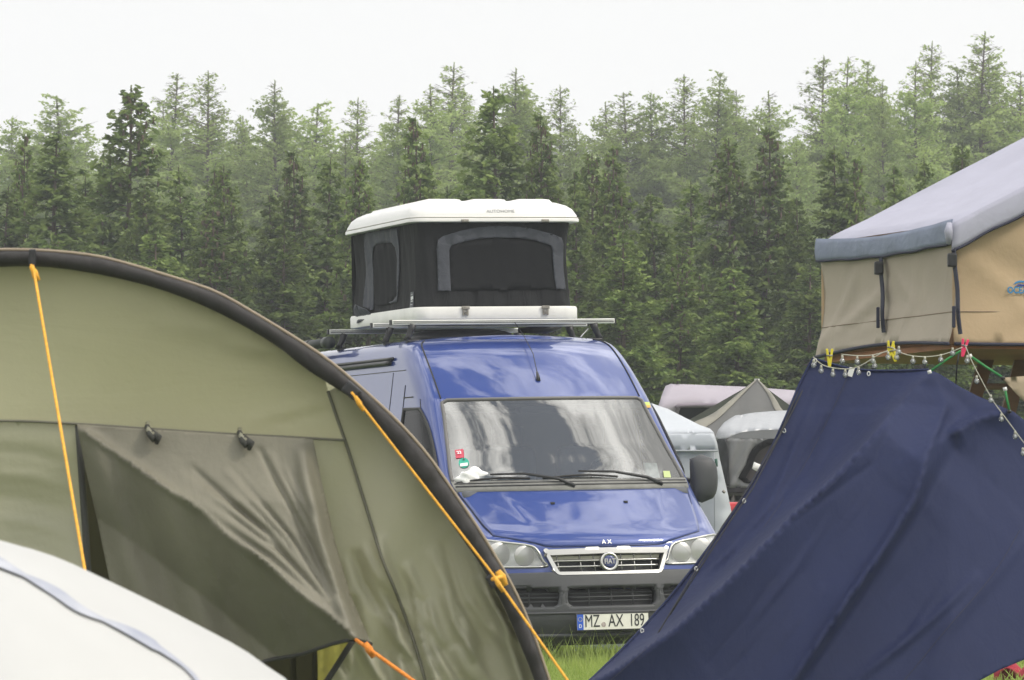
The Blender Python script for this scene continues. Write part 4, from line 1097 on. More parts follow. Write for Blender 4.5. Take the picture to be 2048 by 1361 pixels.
# ------------------------------------------------------------------ olive tunnel tent
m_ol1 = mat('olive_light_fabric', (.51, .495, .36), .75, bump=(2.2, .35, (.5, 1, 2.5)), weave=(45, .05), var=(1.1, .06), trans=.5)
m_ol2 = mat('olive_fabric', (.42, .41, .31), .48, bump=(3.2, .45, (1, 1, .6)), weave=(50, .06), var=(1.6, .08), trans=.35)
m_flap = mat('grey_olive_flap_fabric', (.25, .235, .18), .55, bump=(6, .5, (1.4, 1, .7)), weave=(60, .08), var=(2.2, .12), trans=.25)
m_strap = mat('dark_arch_fabric', (.030, .027, .027), .7, bump=(12, .5, (1, 1, .5)), var=(4, .25))
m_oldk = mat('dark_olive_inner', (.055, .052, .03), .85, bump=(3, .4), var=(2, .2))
m_yel = mat('yellow_lit_inner', (.90, .84, .32), .8, bump=(5, .6), trans=.5, var=(4, .12))  # light coming through the tent is put into this bright yellow
m_pipe = mat('dark_seam_tape', (.05, .05, .045), .8)
m_rope = mat('orange_guy_rope', (.85, .42, .04), .7, bump=(300, .4), var=(60, .2))
m_rope2 = mat('red_orange_guy_rope', (.85, .27, .03), .7, bump=(300, .4), var=(60, .2))
m_shell = mat('olive_shell_fabric', (.60, .60, .42), .7, bump=(2, .3), trans=.65)
TY = 15.0
tent = empty('olive_tent', P(-100, 1040, TY + 1.5), label='large olive green tunnel tent with dark arch sleeve, left of the blue van', cat='tent')
tent.location.z = 0
def tchild(o):
    o.parent = tent; o.matrix_parent_inverse = tent.matrix_world.inverted() if False else Matrix.Translation(-tent.location); return o
arc_out = [(-20, 500.5), (65, 501), (164, 509), (239, 524), (376, 565), (441, 589), (513, 630), (581, 671), (649, 716), (700, 757), (782, 831), (850, 905), (906, 984), (963, 1069), (1020, 1165), (1059, 1250), (1096, 1355), (1135, 1480), (1168, 1620), (1185, 1718)]
arc_in = [(-20, 531), (75, 531), (171, 543), (273, 565), (342, 586), (410, 613), (478, 647), (547, 688), (615, 740), (700, 795), (725, 820), (793, 900), (850, 975), (905, 1052), (960, 1130), (1005, 1210), (1040, 1290), (1068, 1361), (1105, 1480), (1140, 1620), (1158, 1718)]
AX_ = -20
def full_arc(a): return [(2 * AX_ - x, y) for x, y in reversed(a[1:])] + a
ao = catmull(full_arc(arc_out), 5); ai = catmull(full_arc(arc_in), 5)
def resample(pts, n):
    L = [0]
    for i in range(1, len(pts)): L.append(L[-1] + math.hypot(pts[i][0] - pts[i - 1][0], pts[i][1] - pts[i - 1][1]))
    o = []; j = 0
    for k in range(n):
        t = L[-1] * k / (n - 1)
        while j < len(L) - 2 and L[j + 1] < t: j += 1
        f = (t - L[j]) / max(1e-9, L[j + 1] - L[j]); o.append((pts[j][0] + (pts[j + 1][0] - pts[j][0]) * f, pts[j][1] + (pts[j + 1][1] - pts[j][1]) * f))
    return o
NA = 240
ao = resample(ao, NA); ai = resample(ai, NA)
# the arch sleeve: a padded band with a rounded front
vs = []; fs = []; prof = [(0.0, .30), (0.0, .10), (.02, .02), (.10, -.004), (.4, -.012), (.75, -.008), (.97, .004), (1.0, .03), (1.0, .14)]
for i in range(NA):
    wr = .006 * math.sin(i * .9) * math.sin(i * .23) + .004 * math.sin(i * 2.1)
    for q, (t_, dy) in enumerate(prof):
        x = ao[i][0] + (ai[i][0] - ao[i][0]) * t_; y = ao[i][1] + (ai[i][1] - ao[i][1]) * t_
        p = P(x, y, TY); p.y += dy + wr * (1 if 2 < q < 7 else .2); vs.append(p)
k_ = len(prof)
for i in range(NA - 1):
    for q in range(k_ - 1): fs.append((i * k_ + q, i * k_ + q + 1, (i + 1) * k_ + q + 1, (i + 1) * k_ + q))
sleeve = tchild(mesh('arch_strap', vs, fs, m_strap, None, True))
MB().tube([P(a[0] + (b[0] - a[0]) * -.02, a[1] + (b[1] - a[1]) * -.02, TY + .01) for a, b in list(zip(ao, ai))[::2]], .0055, 5).build('strap_piping', mat('tan_edge_piping', (.30, .24, .17), .6), sleeve, True)
# outer shell running back from the arch
vs = []; fs = []; cols = 10
for j in range(cols + 1):
    dy = .28 + 3.6 * j / cols; sc = 1 - .02 * j / cols - .012 * math.sin(PI * j / cols); dip = 0
    for i in range(0, NA, 3):
        p = P(ao[i][0], ao[i][1], TY); vs.append(Vector((p.x * 1.0 * 1 + (P(AX_, 0, TY).x - p.x) * (1 - sc), TY + dy, p.z * sc)))
nr = len(range(0, NA, 3))
for j in range(cols):
    for i in range(nr - 1): fs.append((j * nr + i, j * nr + i + 1, (j + 1) * nr + i + 1, (j + 1) * nr + i))
tchild(mesh('tent_shell', vs, fs, m_shell, None, True))
vs = [Vector((p.x, TY + 3.9, p.z)) for p in [vs[cols * nr + i] for i in range(nr)]]
tchild(mesh('rear_panel', vs, [tuple(range(len(vs)))], m_ol2, None))
seam = [(-420, 856), (-200, 848), (0, 842), (150, 848), (300, 858), (450, 868), (600, 876), (690, 881)]
rseam = [(656, 783), (672, 830), (690, 881), (706, 930), (740, 1040), (765, 1120), (790, 1180), (830, 1290), (860, 1400), (900, 1560), (930, 1720)]
inner_edge = [p for p in resample(ai, 160)]
def upto(pred): return [p for p in inner_edge if pred(p)]
# wrinkle field shared by the front panels
rw = random.Random(4)
WR = []
for _ in range(48):
    x0, y0 = rw.uniform(640, 1000), rw.uniform(1060, 1330); an = rw.uniform(1.0, 1.45); L_ = rw.uniform(80, 260)
    WR.append(([(x0, y0), (x0 + L_ * .5 * math.cos(an), y0 + L_ * .5 * math.sin(an)), (x0 + L_ * math.cos(an * .93), y0 + L_ * math.sin(an * .93))], rw.uniform(5, 13), rw.uniform(.014, .040) * rw.choice((1, 1, -1))))
WR.append(([(958, 1150), (1000, 1240), (1035, 1340), (1060, 1420)], 12, .06))
WR.append(([(905, 1060), (960, 1200), (985, 1330)], 26, -.018))
TR = [([(490, 845), (560, 828), (655, 800)], 8, .012), ([(440, 690), (560, 700), (650, 760)], 14, .018), ([(520, 850), (600, 835), (672, 822)], 7, -.010), ([(300, 640), (480, 668), (610, 735)], 22, .012)]
def creases(x, y, lst):
    s = 0
    for ln, w, a in lst:
        if min(p[0] for p in ln) - 5 * w < x < max(p[0] for p in ln) + 5 * w and min(p[1] for p in ln) - 5 * w < y < max(p[1] for p in ln) + 5 * w:
            d, t_ = sdist(x, y, ln); s += a * math.exp(-(d / w) ** 2) * (math.sin(PI * min(1, max(0, t_))) ** .5 if 0 < t_ < 1 else 0)
    return s
def up_fn(x, y): return P(x, y, TY + .10 + .05 * math.sin(x * .0045) * math.sin(y * .009) - creases(x, y, TR) + .06 * max(0, 1 - abs(y - 860) / 60) * 0)
up_poly = [p for p in inner_edge if p[1] < 786 and p[0] < 660] ; up_poly = [(2 * AX_ - 690, 881)] + [(2 * AX_ - 656, 783)] + [p for p in up_poly if p[0] > 2 * AX_ - 656] + rseam[:3] + list(reversed(seam[:-1]))
up_poly = up_poly[1:-1]
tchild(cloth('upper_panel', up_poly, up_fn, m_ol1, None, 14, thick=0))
def right_fn(x, y):
    return P(x, y, TY + .115 - creases(x, y, WR) + .012 * math.sin(x * .03 + y * .012))
edgeR = [p for p in inner_edge if p[0] > 655 and p[1] > 740]
seamR = rseam
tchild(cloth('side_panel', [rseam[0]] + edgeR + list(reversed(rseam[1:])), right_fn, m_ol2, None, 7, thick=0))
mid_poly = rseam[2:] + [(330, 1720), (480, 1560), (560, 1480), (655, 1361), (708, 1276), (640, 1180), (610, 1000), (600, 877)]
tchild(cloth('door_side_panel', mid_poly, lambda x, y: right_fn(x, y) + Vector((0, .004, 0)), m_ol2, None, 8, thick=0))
left_poly = [(-700, 1720), (-640, 1480), (-560, 1300), (-480, 1080), (-420, 860)] + seam[1:4] + [(158, 900), (172, 1050), (180, 1200), (184, 1400), (188, 1720)]
LW = [([(10 * k - 60, 900 + 45 * k), (60, 905 + 47 * k), (150, 930 + 48 * k)], 9, .010 if k % 2 else -.008) for k in range(6)]
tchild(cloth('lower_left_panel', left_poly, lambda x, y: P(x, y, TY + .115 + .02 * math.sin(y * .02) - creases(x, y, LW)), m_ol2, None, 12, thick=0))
# dark inside and inner cloth with transmitted light put into its yellow
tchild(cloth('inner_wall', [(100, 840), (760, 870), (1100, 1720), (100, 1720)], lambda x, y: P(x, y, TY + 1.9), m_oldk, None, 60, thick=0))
tchild(cloth('inner_curtain', [(628, 1240), (760, 1240), (760, 1720), (620, 1720)], lambda x, y: P(x, y, TY + .42 + .02 * math.sin(x * .2)), m_yel, None, 12, thick=0))
MBt = MB().tube([P(x, y, TY + .41) for x, y in ((585, 1290), (588, 1400), (590, 1720))], .012, 6).tube([P(x, y, TY + .40) for x, y in ((627, 1240), (630, 1340), (628, 1720))], .010, 6)
tchild(MBt.build('inner_poles', m_oldk, None, True))
# the door flap, pulled forward along a ridge by its guy rope
ridge = [(172, 862), (300, 950), (400, 1022), (560, 1150), (650, 1225), (708, 1276)]
FW = []
for _ in range(26):
    t0 = rw.uniform(.1, .9); x0 = 620 - rw.uniform(0, 260); y0 = rw.uniform(890, 1040)
    FW.append(([(x0, y0), (x0 + (690 - x0) * .5 + rw.uniform(-10, 10), y0 + (1230 - y0) * .45), (x0 + (700 - x0) * .85, y0 + (1250 - y0) * .85)], rw.uniform(4, 8), rw.uniform(.006, .014) * rw.choice((1, -1))))
FW.append(([(600, 890), (612, 960), (640, 1080), (672, 1180), (700, 1262)], 12, .045))
def flap_fn(x, y):
    d, t_ = sdist(x, y, ridge)
    pr = .05 + .20 * t_ ** 1.1
    if d > 0:
        top = max(0, (y - 862)) / 160; pr *= math.exp(-d / 260) * min(1, top + .12)
    else: pr *= max(-.2, 1 + d / 110) if d > -130 else -.18 
    e_, _t = sdist(x, y, [(626, 870), (642, 960), (668, 1080), (700, 1190), (742, 1292)]); e_ = min(1, abs(e_) / 24); pr *= e_ * e_ * (3 - 2 * e_)
    # soft roll along the ridge
    pr += .012 * math.exp(-(d / 9) ** 2)
    lf = .015 * math.sin((x - y * .35) * .06) if d < 0 else 0
    return P(x, y, TY + .06 - pr - creases(x, y, FW) + lf)
flap_poly = [(154, 849), (300, 859), (450, 869), (600, 877), (626, 879), (642, 960), (668, 1080), (700, 1190), (742, 1288), (708, 1279), (665, 1288), (600, 1310), (540, 1320), (460, 1350), (330, 1400), (262, 1420), (240, 1300), (221, 1171), (195, 1040), (170, 930)]
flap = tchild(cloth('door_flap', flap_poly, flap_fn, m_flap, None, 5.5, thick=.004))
hem = [flap_fn(x, y) + Vector((0, -.004, 0)) for x, y in resample([(742, 1288), (708, 1279), (665, 1288), (600, 1310), (540, 1320), (460, 1350)], 20)]
MB().tube(hem, .007, 5).build('flap_hem', m_pipe, flap, True)
# seam tapes
for ln, r_ in ((seam[1:], .0045), (rseam, .0055)):
    pts = [(right_fn(x, y) + Vector((0, -.007, 0)) if ln is rseam else P(x, y, TY + .088)) for x, y in resample(catmull(ln, 4), 110)]
    tchild(MB().tube(pts, r_, 5).build('seam_tape', mat('grey_olive_seam_tape', (.15, .145, .11), .8), None, True))  # tape in one even grey-olive colour of its own
tchild(MB().tube([P(708, 1278, TY + .09), P(655, 1361, TY + .09), P(560, 1480, TY + .09), P(330, 1720, TY + .09)], .011, 6).build('door_zip', m_pipe, None, True))
tchild(MB().tube([P(x, y, TY + .10) for x, y in ((157, 852), (162, 930), (172, 1080), (182, 1250), (188, 1600))], .012, 6).build('door_zip', m_pipe, None, True))
# toggles that would hold the rolled door
for x, y in ((300, 868), (485, 880)):
    p = P(x, y, TY + .02); tg = tchild(empty('toggle'))
    tg.location = p
    MB().tube([(-.012, .03, .025), (0, 0, .0), (.015, -.01, -.02)], [.009, .013, .011], 6).tube([(.0, .02, .012), (.030, -.015, -.012), (.02, 0, -.03)], [.008, .011, .007], 6).build('toggle_bar', m_pipe, tg, True)
    MB().tube([(-.012, .06, .035), (-.005, .0, .01), (.012, -.005, -.004)], .008, 5).build('toggle_loop', m_ol2, tg, True)
# black fastening at the arch top and the buckle further down
tchild(MB().box(P(57, 534, TY - .045), P(73, 499, TY - .025), bev=.006).build('arch_fastener', m_black, None))
tchild(MB().box((-.028, -.02, -.02), (.028, .02, .02), Matrix.Translation(P(703, 782, TY - .03)) @ Matrix.Rotation(R(40), 4, 'Y'), .008).build('arch_fastener', m_black, None))
tchild(MB().box((-.022, -.02, -.016), (.022, .02, .016), Matrix.Translation(P(985, 1162, TY - .03)) @ Matrix.Rotation(R(60), 4, 'Y'), .006).build('arch_fastener', m_black, None))
# guy ropes, each a thing of its own
def rope(pts, r_, mt, label, knots=(), sag=.0):
    n_ = 24; P0, P1 = pts[0], pts[-1]; mb_ = MB(); L = []
    for i in range(len(pts) - 1):
        for k in range(8): L.append(pts[i].lerp(pts[i + 1], k / 8))
    L.append(pts[-1]); mb_.tube(L, r_, 6)
    o = mb_.build('guy_rope', mt, None, True); tag(o, label, 'rope', 'orange guy ropes of the olive tent')
    for kp in knots:
        kb = MB().tube([kp + Vector((-.012, 0, .02)), kp, kp + Vector((.014, 0, -.026))], [r_ * 1.3, r_ * 2.2, r_ * 1.2], 7).build('knot', mt, o, True)
    return o
a = P(66, 532, TY - .05); b_ = P(172, 1155, 13.6)
e = a + (b_ - a) * (a.z / (a.z - b_.z))
rope([a, b_, e], .0048, m_rope, 'straight orange guy rope from the top of the olive tent arch, at the left', [P(69, 545, TY - .07)])
rope([P(62, 530, TY - .05), P(67, 556, TY - .08)], .004, m_rope, 'short orange loop tying the left guy rope to the arch strap')
a = P(703, 785, TY - .06); e = P(1413, 1766, 13.9)
k1 = P(990, 1155, TY - .22)
rope([a, k1, P(1135, 1361, TY - .45), P(1413, 1800, 13.9)], .0042, m_rope, 'long orange guy rope running down along the right edge of the olive tent arch', [P(718, 806, TY - .075), P(997, 1168, TY - .23)])
rope([P(985, 1159, TY - .22), P(1004, 1154, TY - .10)], .007, m_rope, 'small yellow-orange tie at the rope crossing on the lower arch of the olive tent', [P(1003, 1155, TY - .10)])
rope([flap_fn(712, 1280) + Vector((0, -.01, 0)), P(740, 1300, TY - .42), P(825, 1361, TY - .6), P(1400, 1776, 13.7)], .006, m_rope2, 'red-orange guy rope pulling the corner of the olive tent door flap', [P(738, 1299, TY - .42)])

# ------------------------------------------------------------------ white dome tent in the foreground
m_wt = mat('white_tent_fabric', (.54, .54, .53), .6, bump=(1.8, .25), var=(1.5, .05), trans=.15)
m_wb = mat('blue_grey_strip', (.27, .30, .42), .7, var=(3, .3, (.53, .54, .56)))
m_bl = mat('blue_tent_skirt', (.05, .10, .35), .7)
WY = 9.0
wt = empty('white_tent', (P(-300, 1040, WY).x, WY, 0), label='low white tent with a blue streak in the lower left corner', cat='tent')
rd = [(-3300, 2200), (-3000, 1800), (-2400, 1400), (-1700, 1150), (-900, 1010), (-400, 1015), (-150, 1045), (0, 1082), (100, 1112), (200, 1157), (300, 1205), (400, 1256), (480, 1299), (535, 1338), (575, 1366), (640, 1440), (760, 1620), (900, 1850), (1000, 2160)]
rd = resample(catmull(rd, 6), 120)
vs = []; fs = []; NPH = 36
def wpt(i, ph):
    x, y = rd[i]; p = P(x, y, WY); wr = 1 + .012 * math.sin(i * .7 + ph * 3)
    D = .25 + 1.1 * min(1, p.z / 1.0)
    return Vector((p.x, WY - D * math.cos(ph) * wr, max(0, p.z) * math.sin(ph) ** .85))
for i in range(len(rd)):
    for k in range(NPH + 1): vs.append(wpt(i, PI * k / NPH))
for i in range(len(rd) - 1):
    for k in range(NPH): a = i * (NPH + 1) + k; fs.append((a, a + 1, a + NPH + 2, a + NPH + 1))
o = mesh('outer_fabric', vs, fs, m_wt, wt, True); o.matrix_parent_inverse = Matrix.Translation(-wt.location)
def onw(px, py, lift=.004):
    i = next(j for j in range(len(rd) - 1) if rd[j + 1][0] >= px); fr = (px - rd[i][0]) / (rd[i + 1][0] - rd[i][0])
    lo_, hi_ = 0.02, PI / 2
    for _ in range(30):
        m_ = (lo_ + hi_) / 2; q = wpt(i, m_).lerp(wpt(i + 1, m_), fr); yy = HY + (EZ - q.z) * FPX / q.y
        if yy > py: lo_ = m_
        else: hi_ = m_
    return q + Vector((0, -lift, lift))
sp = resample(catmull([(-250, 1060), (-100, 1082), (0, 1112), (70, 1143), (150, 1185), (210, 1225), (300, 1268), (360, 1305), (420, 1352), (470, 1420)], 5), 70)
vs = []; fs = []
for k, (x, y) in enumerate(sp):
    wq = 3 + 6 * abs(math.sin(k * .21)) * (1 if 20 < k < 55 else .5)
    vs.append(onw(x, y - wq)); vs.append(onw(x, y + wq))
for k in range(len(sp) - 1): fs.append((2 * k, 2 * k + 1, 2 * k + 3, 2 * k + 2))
o = mesh('blue_strip', vs, fs, m_wb, wt, True); o.matrix_parent_inverse = Matrix.Translation(-wt.location)  # blue-grey strip of varying width running below the ridge
vs = [onw(-250, 1335), onw(-60, 1345), onw(0, 1352), onw(30, 1361), onw(120, 1420), onw(120, 1700), onw(0, 1700), onw(-250, 1700)]
o = mesh('blue_skirt', vs, [tuple(range(8))], m_bl, wt); o.matrix_parent_inverse = Matrix.Translation(-wt.location)

# ------------------------------------------------------------------ tan roof tent on the right
m_tan = mat('tan_canvas', (.62, .47, .30), .85, bump=(4.5, .45, (1, 1, .7)), weave=(70, .06), var=(1.6, .07), trans=.30)  # warm glow of sun through the side wall is put into this colour
m_tan_shade = mat('tan_canvas_shaded', (.50, .44, .36), .85, bump=(4.5, .5, (1, 1, .7)), weave=(70, .06), var=(1.6, .07), trans=.25)  # same canvas on the end wall, its greyer shade put into the colour
m_gtop = mat('grey_canvas_roof', (.46, .46, .56), .8, bump=(5, .4, (1, 1, 1)), var=(2, .06), trans=.2)
m_gval = mat('grey_blue_valance', (.20, .23, .31), .8, bump=(12, .45, (.6, 1, 1)), var=(5, .1))
m_navy = mat('navy_webbing', (.02, .022, .045), .75)
m_board = mat('orange_brown_floor', (.33, .13, .045), .6, var=(3, .2))
C0 = P(1908, 1040, 22.0); L0_ = P(1643, 1040, 23.5)
ex = (C0 - L0_); wT = math.hypot(ex.x, ex.y); ux = Vector((-ex.y, ex.x, 0)) / wT; ux = Vector((.949, .316, 0)); uy = Vector((-ex.x, -ex.y, 0)).normalized()  # ux: to the right along the side, uy: from the near corner to the far one
ux = Vector((-uy.y, uy.x, 0)) * -1
tt = empty('roof_tent', (C0.x, C0.y, 0), label='tan roof tent with grey roof and black straps, at the right edge', cat='roof tent')
def tc_(o): o.parent = tt; o.matrix_parent_inverse = Matrix.Translation(-tt.location); return o
def TT(a, b, z): """a along the side wall, b across the end wall from the near corner"""; return Vector((C0.x, C0.y, 0)) + ux * a + uy * b + Vector((0, 0, z))
SL = .49; LEN = 2.4
zt = lambda a: 2.335 + SL * min(a, LEN - a)
EWR = [([(wT, 1.93), (wT * .8, 2.02), (wT * .45, 2.2)], .035, .020), ([(wT, 1.9), (wT * .85, 2.1), (wT * .7, 2.3)], .03, .014), ([(wT * .95, 1.9), (wT * .7, 1.98), (wT * .35, 2.06)], .025, .010), ([(.45 * wT, 2.25), (.3 * wT, 2.1), (.42 * wT, 1.95)], .03, .010), ([(.2 * wT, 1.9), (.27 * wT, 2.1), (.25 * wT, 2.3)], .03, -.008)]
def endw(b, z):
    h = creases(b, z, EWR); e_ = .03 * math.sin(PI * (z - 1.88) / .45) * 1
    return TT(.0 + e_ - h - .03 * (1 - (z - 1.88) / .45) + .05 * (1 - min(1, max(0, b / .12))) ** 2 * 0, b, z)
zb = lambda b: 1.885 + .030 * math.sin(PI * min(1, max(0, b / wT))) - .012 * (b / wT)
poly = [(b, zb(b)) for b in np.linspace(0, wT, 14)] + [(wT, 2.41), (0, 2.41)]
ew = tc_(cloth('end_wall', poly, endw, m_tan_shade, None, .035, thick=.004))
SWR = [([(.0, 2.33), (.2, 2.2), (.45, 2.0)], .03, .010), ([(.05, 1.92), (.5, 2.1), (1.2, 2.3)], .04, .012), ([(.1, 2.35), (.5, 2.15), (1.0, 2.1)], .05, -.012)]
poly = [(0, 1.885), (LEN, 1.885), (LEN, zt(LEN) + .08), (LEN / 2, zt(LEN / 2) + .08), (0, zt(0) + .08)]
swl = tc_(cloth('side_wall', poly, lambda a, z: TT(a, .0 + .02 * math.sin(PI * min(1, (z - 1.88) / .5)) - creases(a, z, SWR), z), m_tan, None, .045, thick=.004))
tc_(cloth('far_side_wall', poly, lambda a, z: TT(a, wT, z), m_tan, None, .2, thick=.004))
tc_(mesh('far_end_wall', [TT(LEN, 0, 1.885), TT(LEN, wT, 1.885), TT(LEN, wT, 2.4), TT(LEN, 0, 2.4)], [(0, 1, 2, 3)], m_tan, None))
# hem tapes and stitched line
tc_(MB().tube([endw(b, zb(b)) for b in np.linspace(0, wT, 20)], .009, 6).tube([TT(a, -.004, 1.885) for a in np.linspace(0, LEN, 20)], .009, 6).build('hem_tape', m_navy, None, True))
tc_(MB().tube([endw(b, 2.035 - .01 * b) + ux * -.003 for b in np.linspace(0, wT, 30)], .0022, 4).tube([TT(a, -.004 + .02 * math.sin(PI * .3), 2.035 + .01 * a) for a in np.linspace(0, LEN, 30)], .0022, 4).build('stitch_line', mat('stitch_brown', (.22, .17, .12), .9), None, True))
# roof: two slopes with a soft fold over the eave, then the valance
nA, nB = 60, 34; vs = []; fs = []
for i in range(nA + 1):
    a = -.012 + (LEN + .04) * i / nA
    for j in range(nB + 1):
        b = -.04 + (wT + .045) * j / nB; bb = j / nB
        z = 2.462 + SL * min(a, LEN - a) - .035 * math.sin(PI * bb) * math.sin(PI * min(1, max(0, a / (LEN / 2) if a < LEN / 2 else (LEN - a) / (LEN / 2))))
        z += .006 * math.sin(j * .9 + a * 3) * min(1, max(0, a * 3)) - .02 * max(0, 1 - j / 2.0) - .02 * max(0, 1 - (nB - j) / 2.0) - (.018 if i == 0 else 0)
        z += .02 * math.exp(-((bb - .18 - .05 * a) / .03) ** 2) * min(1, max(0, a)) * .6
        vs.append(TT(a, b, z))
for i in range(nA):
    for j in range(nB): a = i * (nB + 1) + j; fs.append((a, a + 1, a + nB + 2, a + nB + 1))
tc_(mesh('fly_roof', vs, fs, m_gtop, None, True))
def val(path, drop, name, mt, n_=60):
    """path: (point, outward, height top) along the eave"""
    vs = []; fs = []
    for k, (p, o_, dr) in enumerate(path):
        for q in range(6):
            t_ = q / 5; vs.append(p + Vector((0, 0, -dr * t_ - .002)) + o_ * (.008 + .005 * math.sin(t_ * PI) + .004 * math.sin(k * .8 + t_ * 2)))
    for k in range(len(path) - 1):
        for q in range(5): a = k * 6 + q; fs.append((a, a + 1, a + 7, a + 6))
    o = tc_(mesh(name, vs, fs, mt, None, True)); md = o.modifiers.new('thickness', 'SOLIDIFY'); md.thickness = .004
    MB().tube([vs[k * 6 + 5] for k in range(len(path))], .007, 5).build('valance_binding', m_navy, o, True); return o
val([(TT(-.014, -.04 + (wT + .045) * k / 40, 2.462 - .030 * math.sin(PI * k / 40)), -ux, .110 + .002 * math.sin(k * .7) - .012 * math.sin(PI * k / 40)) for k in range(41)], 0, 'end_valance', m_gval)
val([(TT(-.035 + (LEN + .07) * k / 60, -.042, 2.458 + SL * min(-.035 + (LEN + .07) * k / 60, LEN + .035 - (LEN + .07) * k / 60)), -uy, .128 + .004 * math.sin(k)) for k in range(61)], 0, 'side_valance', m_gtop)
tc_(MB().tube([TT(-.045, -.05, 2.44), TT(-.055, -.06, 2.40), TT(-.045, -.045, 2.345)], [.012, .020, .012], 8).build('corner_fold', m_gtop, None, True))
# floor board seen from below
tc_(MB().add([TT(.01, .03, 1.865), TT(LEN, .03, 1.865), TT(LEN, wT - .02, 1.845), TT(.01, wT - .02, 1.845), TT(.01, .03, 1.885), TT(LEN, .03, 1.885), TT(LEN, wT - .02, 1.885), TT(.01, wT - .02, 1.885)],
    [(0, 3, 2, 1), (4, 5, 6, 7), (0, 1, 5, 4), (1, 2, 6, 5), (2, 3, 7, 6), (3, 0, 4, 7)]).build('floor_board', m_board, None))
# straps with buckles
for b, L_, lean in ((.80, .36, .03), (-.045, .40, .07)):
    top = TT(-.02, b, 2.325); dn = lambda t_, o_=0: top + Vector((0, 0, -L_ * t_)) + uy * (-lean * t_) + ux * (-.004 - o_)
    vs = []; fs = []; n_ = 10; wd = .018
    for k in range(n_ + 1):
        c = dn(k / n_, .003 * math.sin(k)); vs += [c - uy * wd, c + uy * wd]
    for k in range(n_): fs.append((2 * k, 2 * k + 1, 2 * k + 3, 2 * k + 2))
    o = tc_(mesh('strap', vs, fs, m_navy, None)); md = o.modifiers.new('thickness', 'SOLIDIFY'); md.thickness = .006
    c = dn(.14, .01); MB().box(tuple(c - Vector((.022, .022, .032))), tuple(c + Vector((.022, .022, .032))), bev=.008).build('buckle', m_black, o)
    c = dn(.80, .012); MB().box(tuple(c - Vector((.018, .012, .05))), tuple(c + Vector((-.002, .012, .05))), bev=.004).build('strap_end', m_navy, o)
# printed emblem at the right edge of the side wall, cut by the frame
m_logo = mat('logo_blue', (.02, .20, .42), .6); m_logo2 = mat('logo_navy', (.02, .04, .20), .6)
def onside(x, y, off=.005):
    Y = 22.1
    for _ in range(20):
        p = P(x, y, Y); a = (p - C0).dot(ux) / ux.dot(ux); q = TT(a, 0, p.z); Y = Y + .5 * (q.y - Y)
    p = P(x, y, Y); a = (Vector((p.x, p.y, 0)) - Vector((C0.x, C0.y, 0))).dot(ux); return TT(a, .0 - off + .018 * math.sin(PI * min(1, (p.z - 1.88) / .5)) - creases(a, p.z, SWR), p.z)
for pts, mt_ in (([(2028, 570), (2034, 564), (2042, 561), (2052, 562), (2070, 570), (2052, 565), (2042, 565), (2035, 567)], m_logo), ([(2030, 574), (2040, 568), (2052, 569), (2066, 576), (2052, 573), (2040, 572)], m_logo2)):
    q = [onside(x, y) for x, y in pts]; tc_(mesh('logo_wave', q, [tuple(range(len(q)))], mt_, None))
pL = onside(2015, 581, .006); rot = math.atan2(ux.y, ux.x)
o = text('logo_letters', 'OCEAN', .042, m_logo, None, Matrix.Translation(pL) @ Matrix.Rotation(rot, 4, 'Z') @ Matrix.Rotation(R(90), 4, 'X'), .0006, .9, 'LEFT', .0012); tc_(o)
# the dark estate car carrying the tent (mostly hidden behind the blue tarp)
m_car = mat('dark_grey_car_paint', (.03, .034, .036), .3, coat=1)
car = empty('parked_car', (TT(3.9, .7, 0)), (0, 0, rot), 'dark car under the tan roof tent, almost hidden behind the blue tarp', 'car')
cpr = [(-2.2, .35), (-2.25, .75), (-2.1, .98), (-1.2, 1.08), (-.5, 1.52), (.9, 1.58), (1.9, 1.5), (2.2, 1.0), (2.25, .4)]
vs = []; fs = []
for wq, sc in ((-.86, .985), (-.80, 1), (.80, 1), (.86, .985)):
    for x, z in cpr: vs.append((x * sc, wq * (1 if z < 1.1 else .86), z if sc == 1 else .35 + (z - .35) * .97))
m_ = len(cpr)
for r in range(3):
    for k in range(m_): k2 = (k + 1) % m_; fs.append((r * m_ + k, r * m_ + k2, (r + 1) * m_ + k2, (r + 1) * m_ + k))
fs += [tuple(range(m_)), tuple(range(3 * m_, 4 * m_))[::-1]]
smooth_angle(mesh('car_body', vs, fs, m_car, car), 30)
for sg in (-1, 1):
    MB().box((-.95, sg * .735, 1.10), (1.75, sg * .765, 1.44), bev=.01).build('car_window', m_dkglass, car)
    MB().tube([(-.6, sg * .6, 1.62), (1.5, sg * .6, 1.62)], .02, 6).tube([(-.55, sg * .6, 1.5), (-.55, sg * .6, 1.83)], .02, 6).tube([(1.4, sg * .6, 1.5), (1.4, sg * .6, 1.83)], .02, 6).build('roof_rail', m_black, car)
    for xx in (-1.4, 1.4): MB().lathe([(0, -.1), (.32, -.1), (.33, 0), (.32, .1), (.2, .1), (0, .08)], Matrix.Translation((xx, sg * .8, .33)) @ Matrix.Rotation(R(90) * sg * -1, 4, 'X'), 28).build('wheel', m_tyre, car, True)
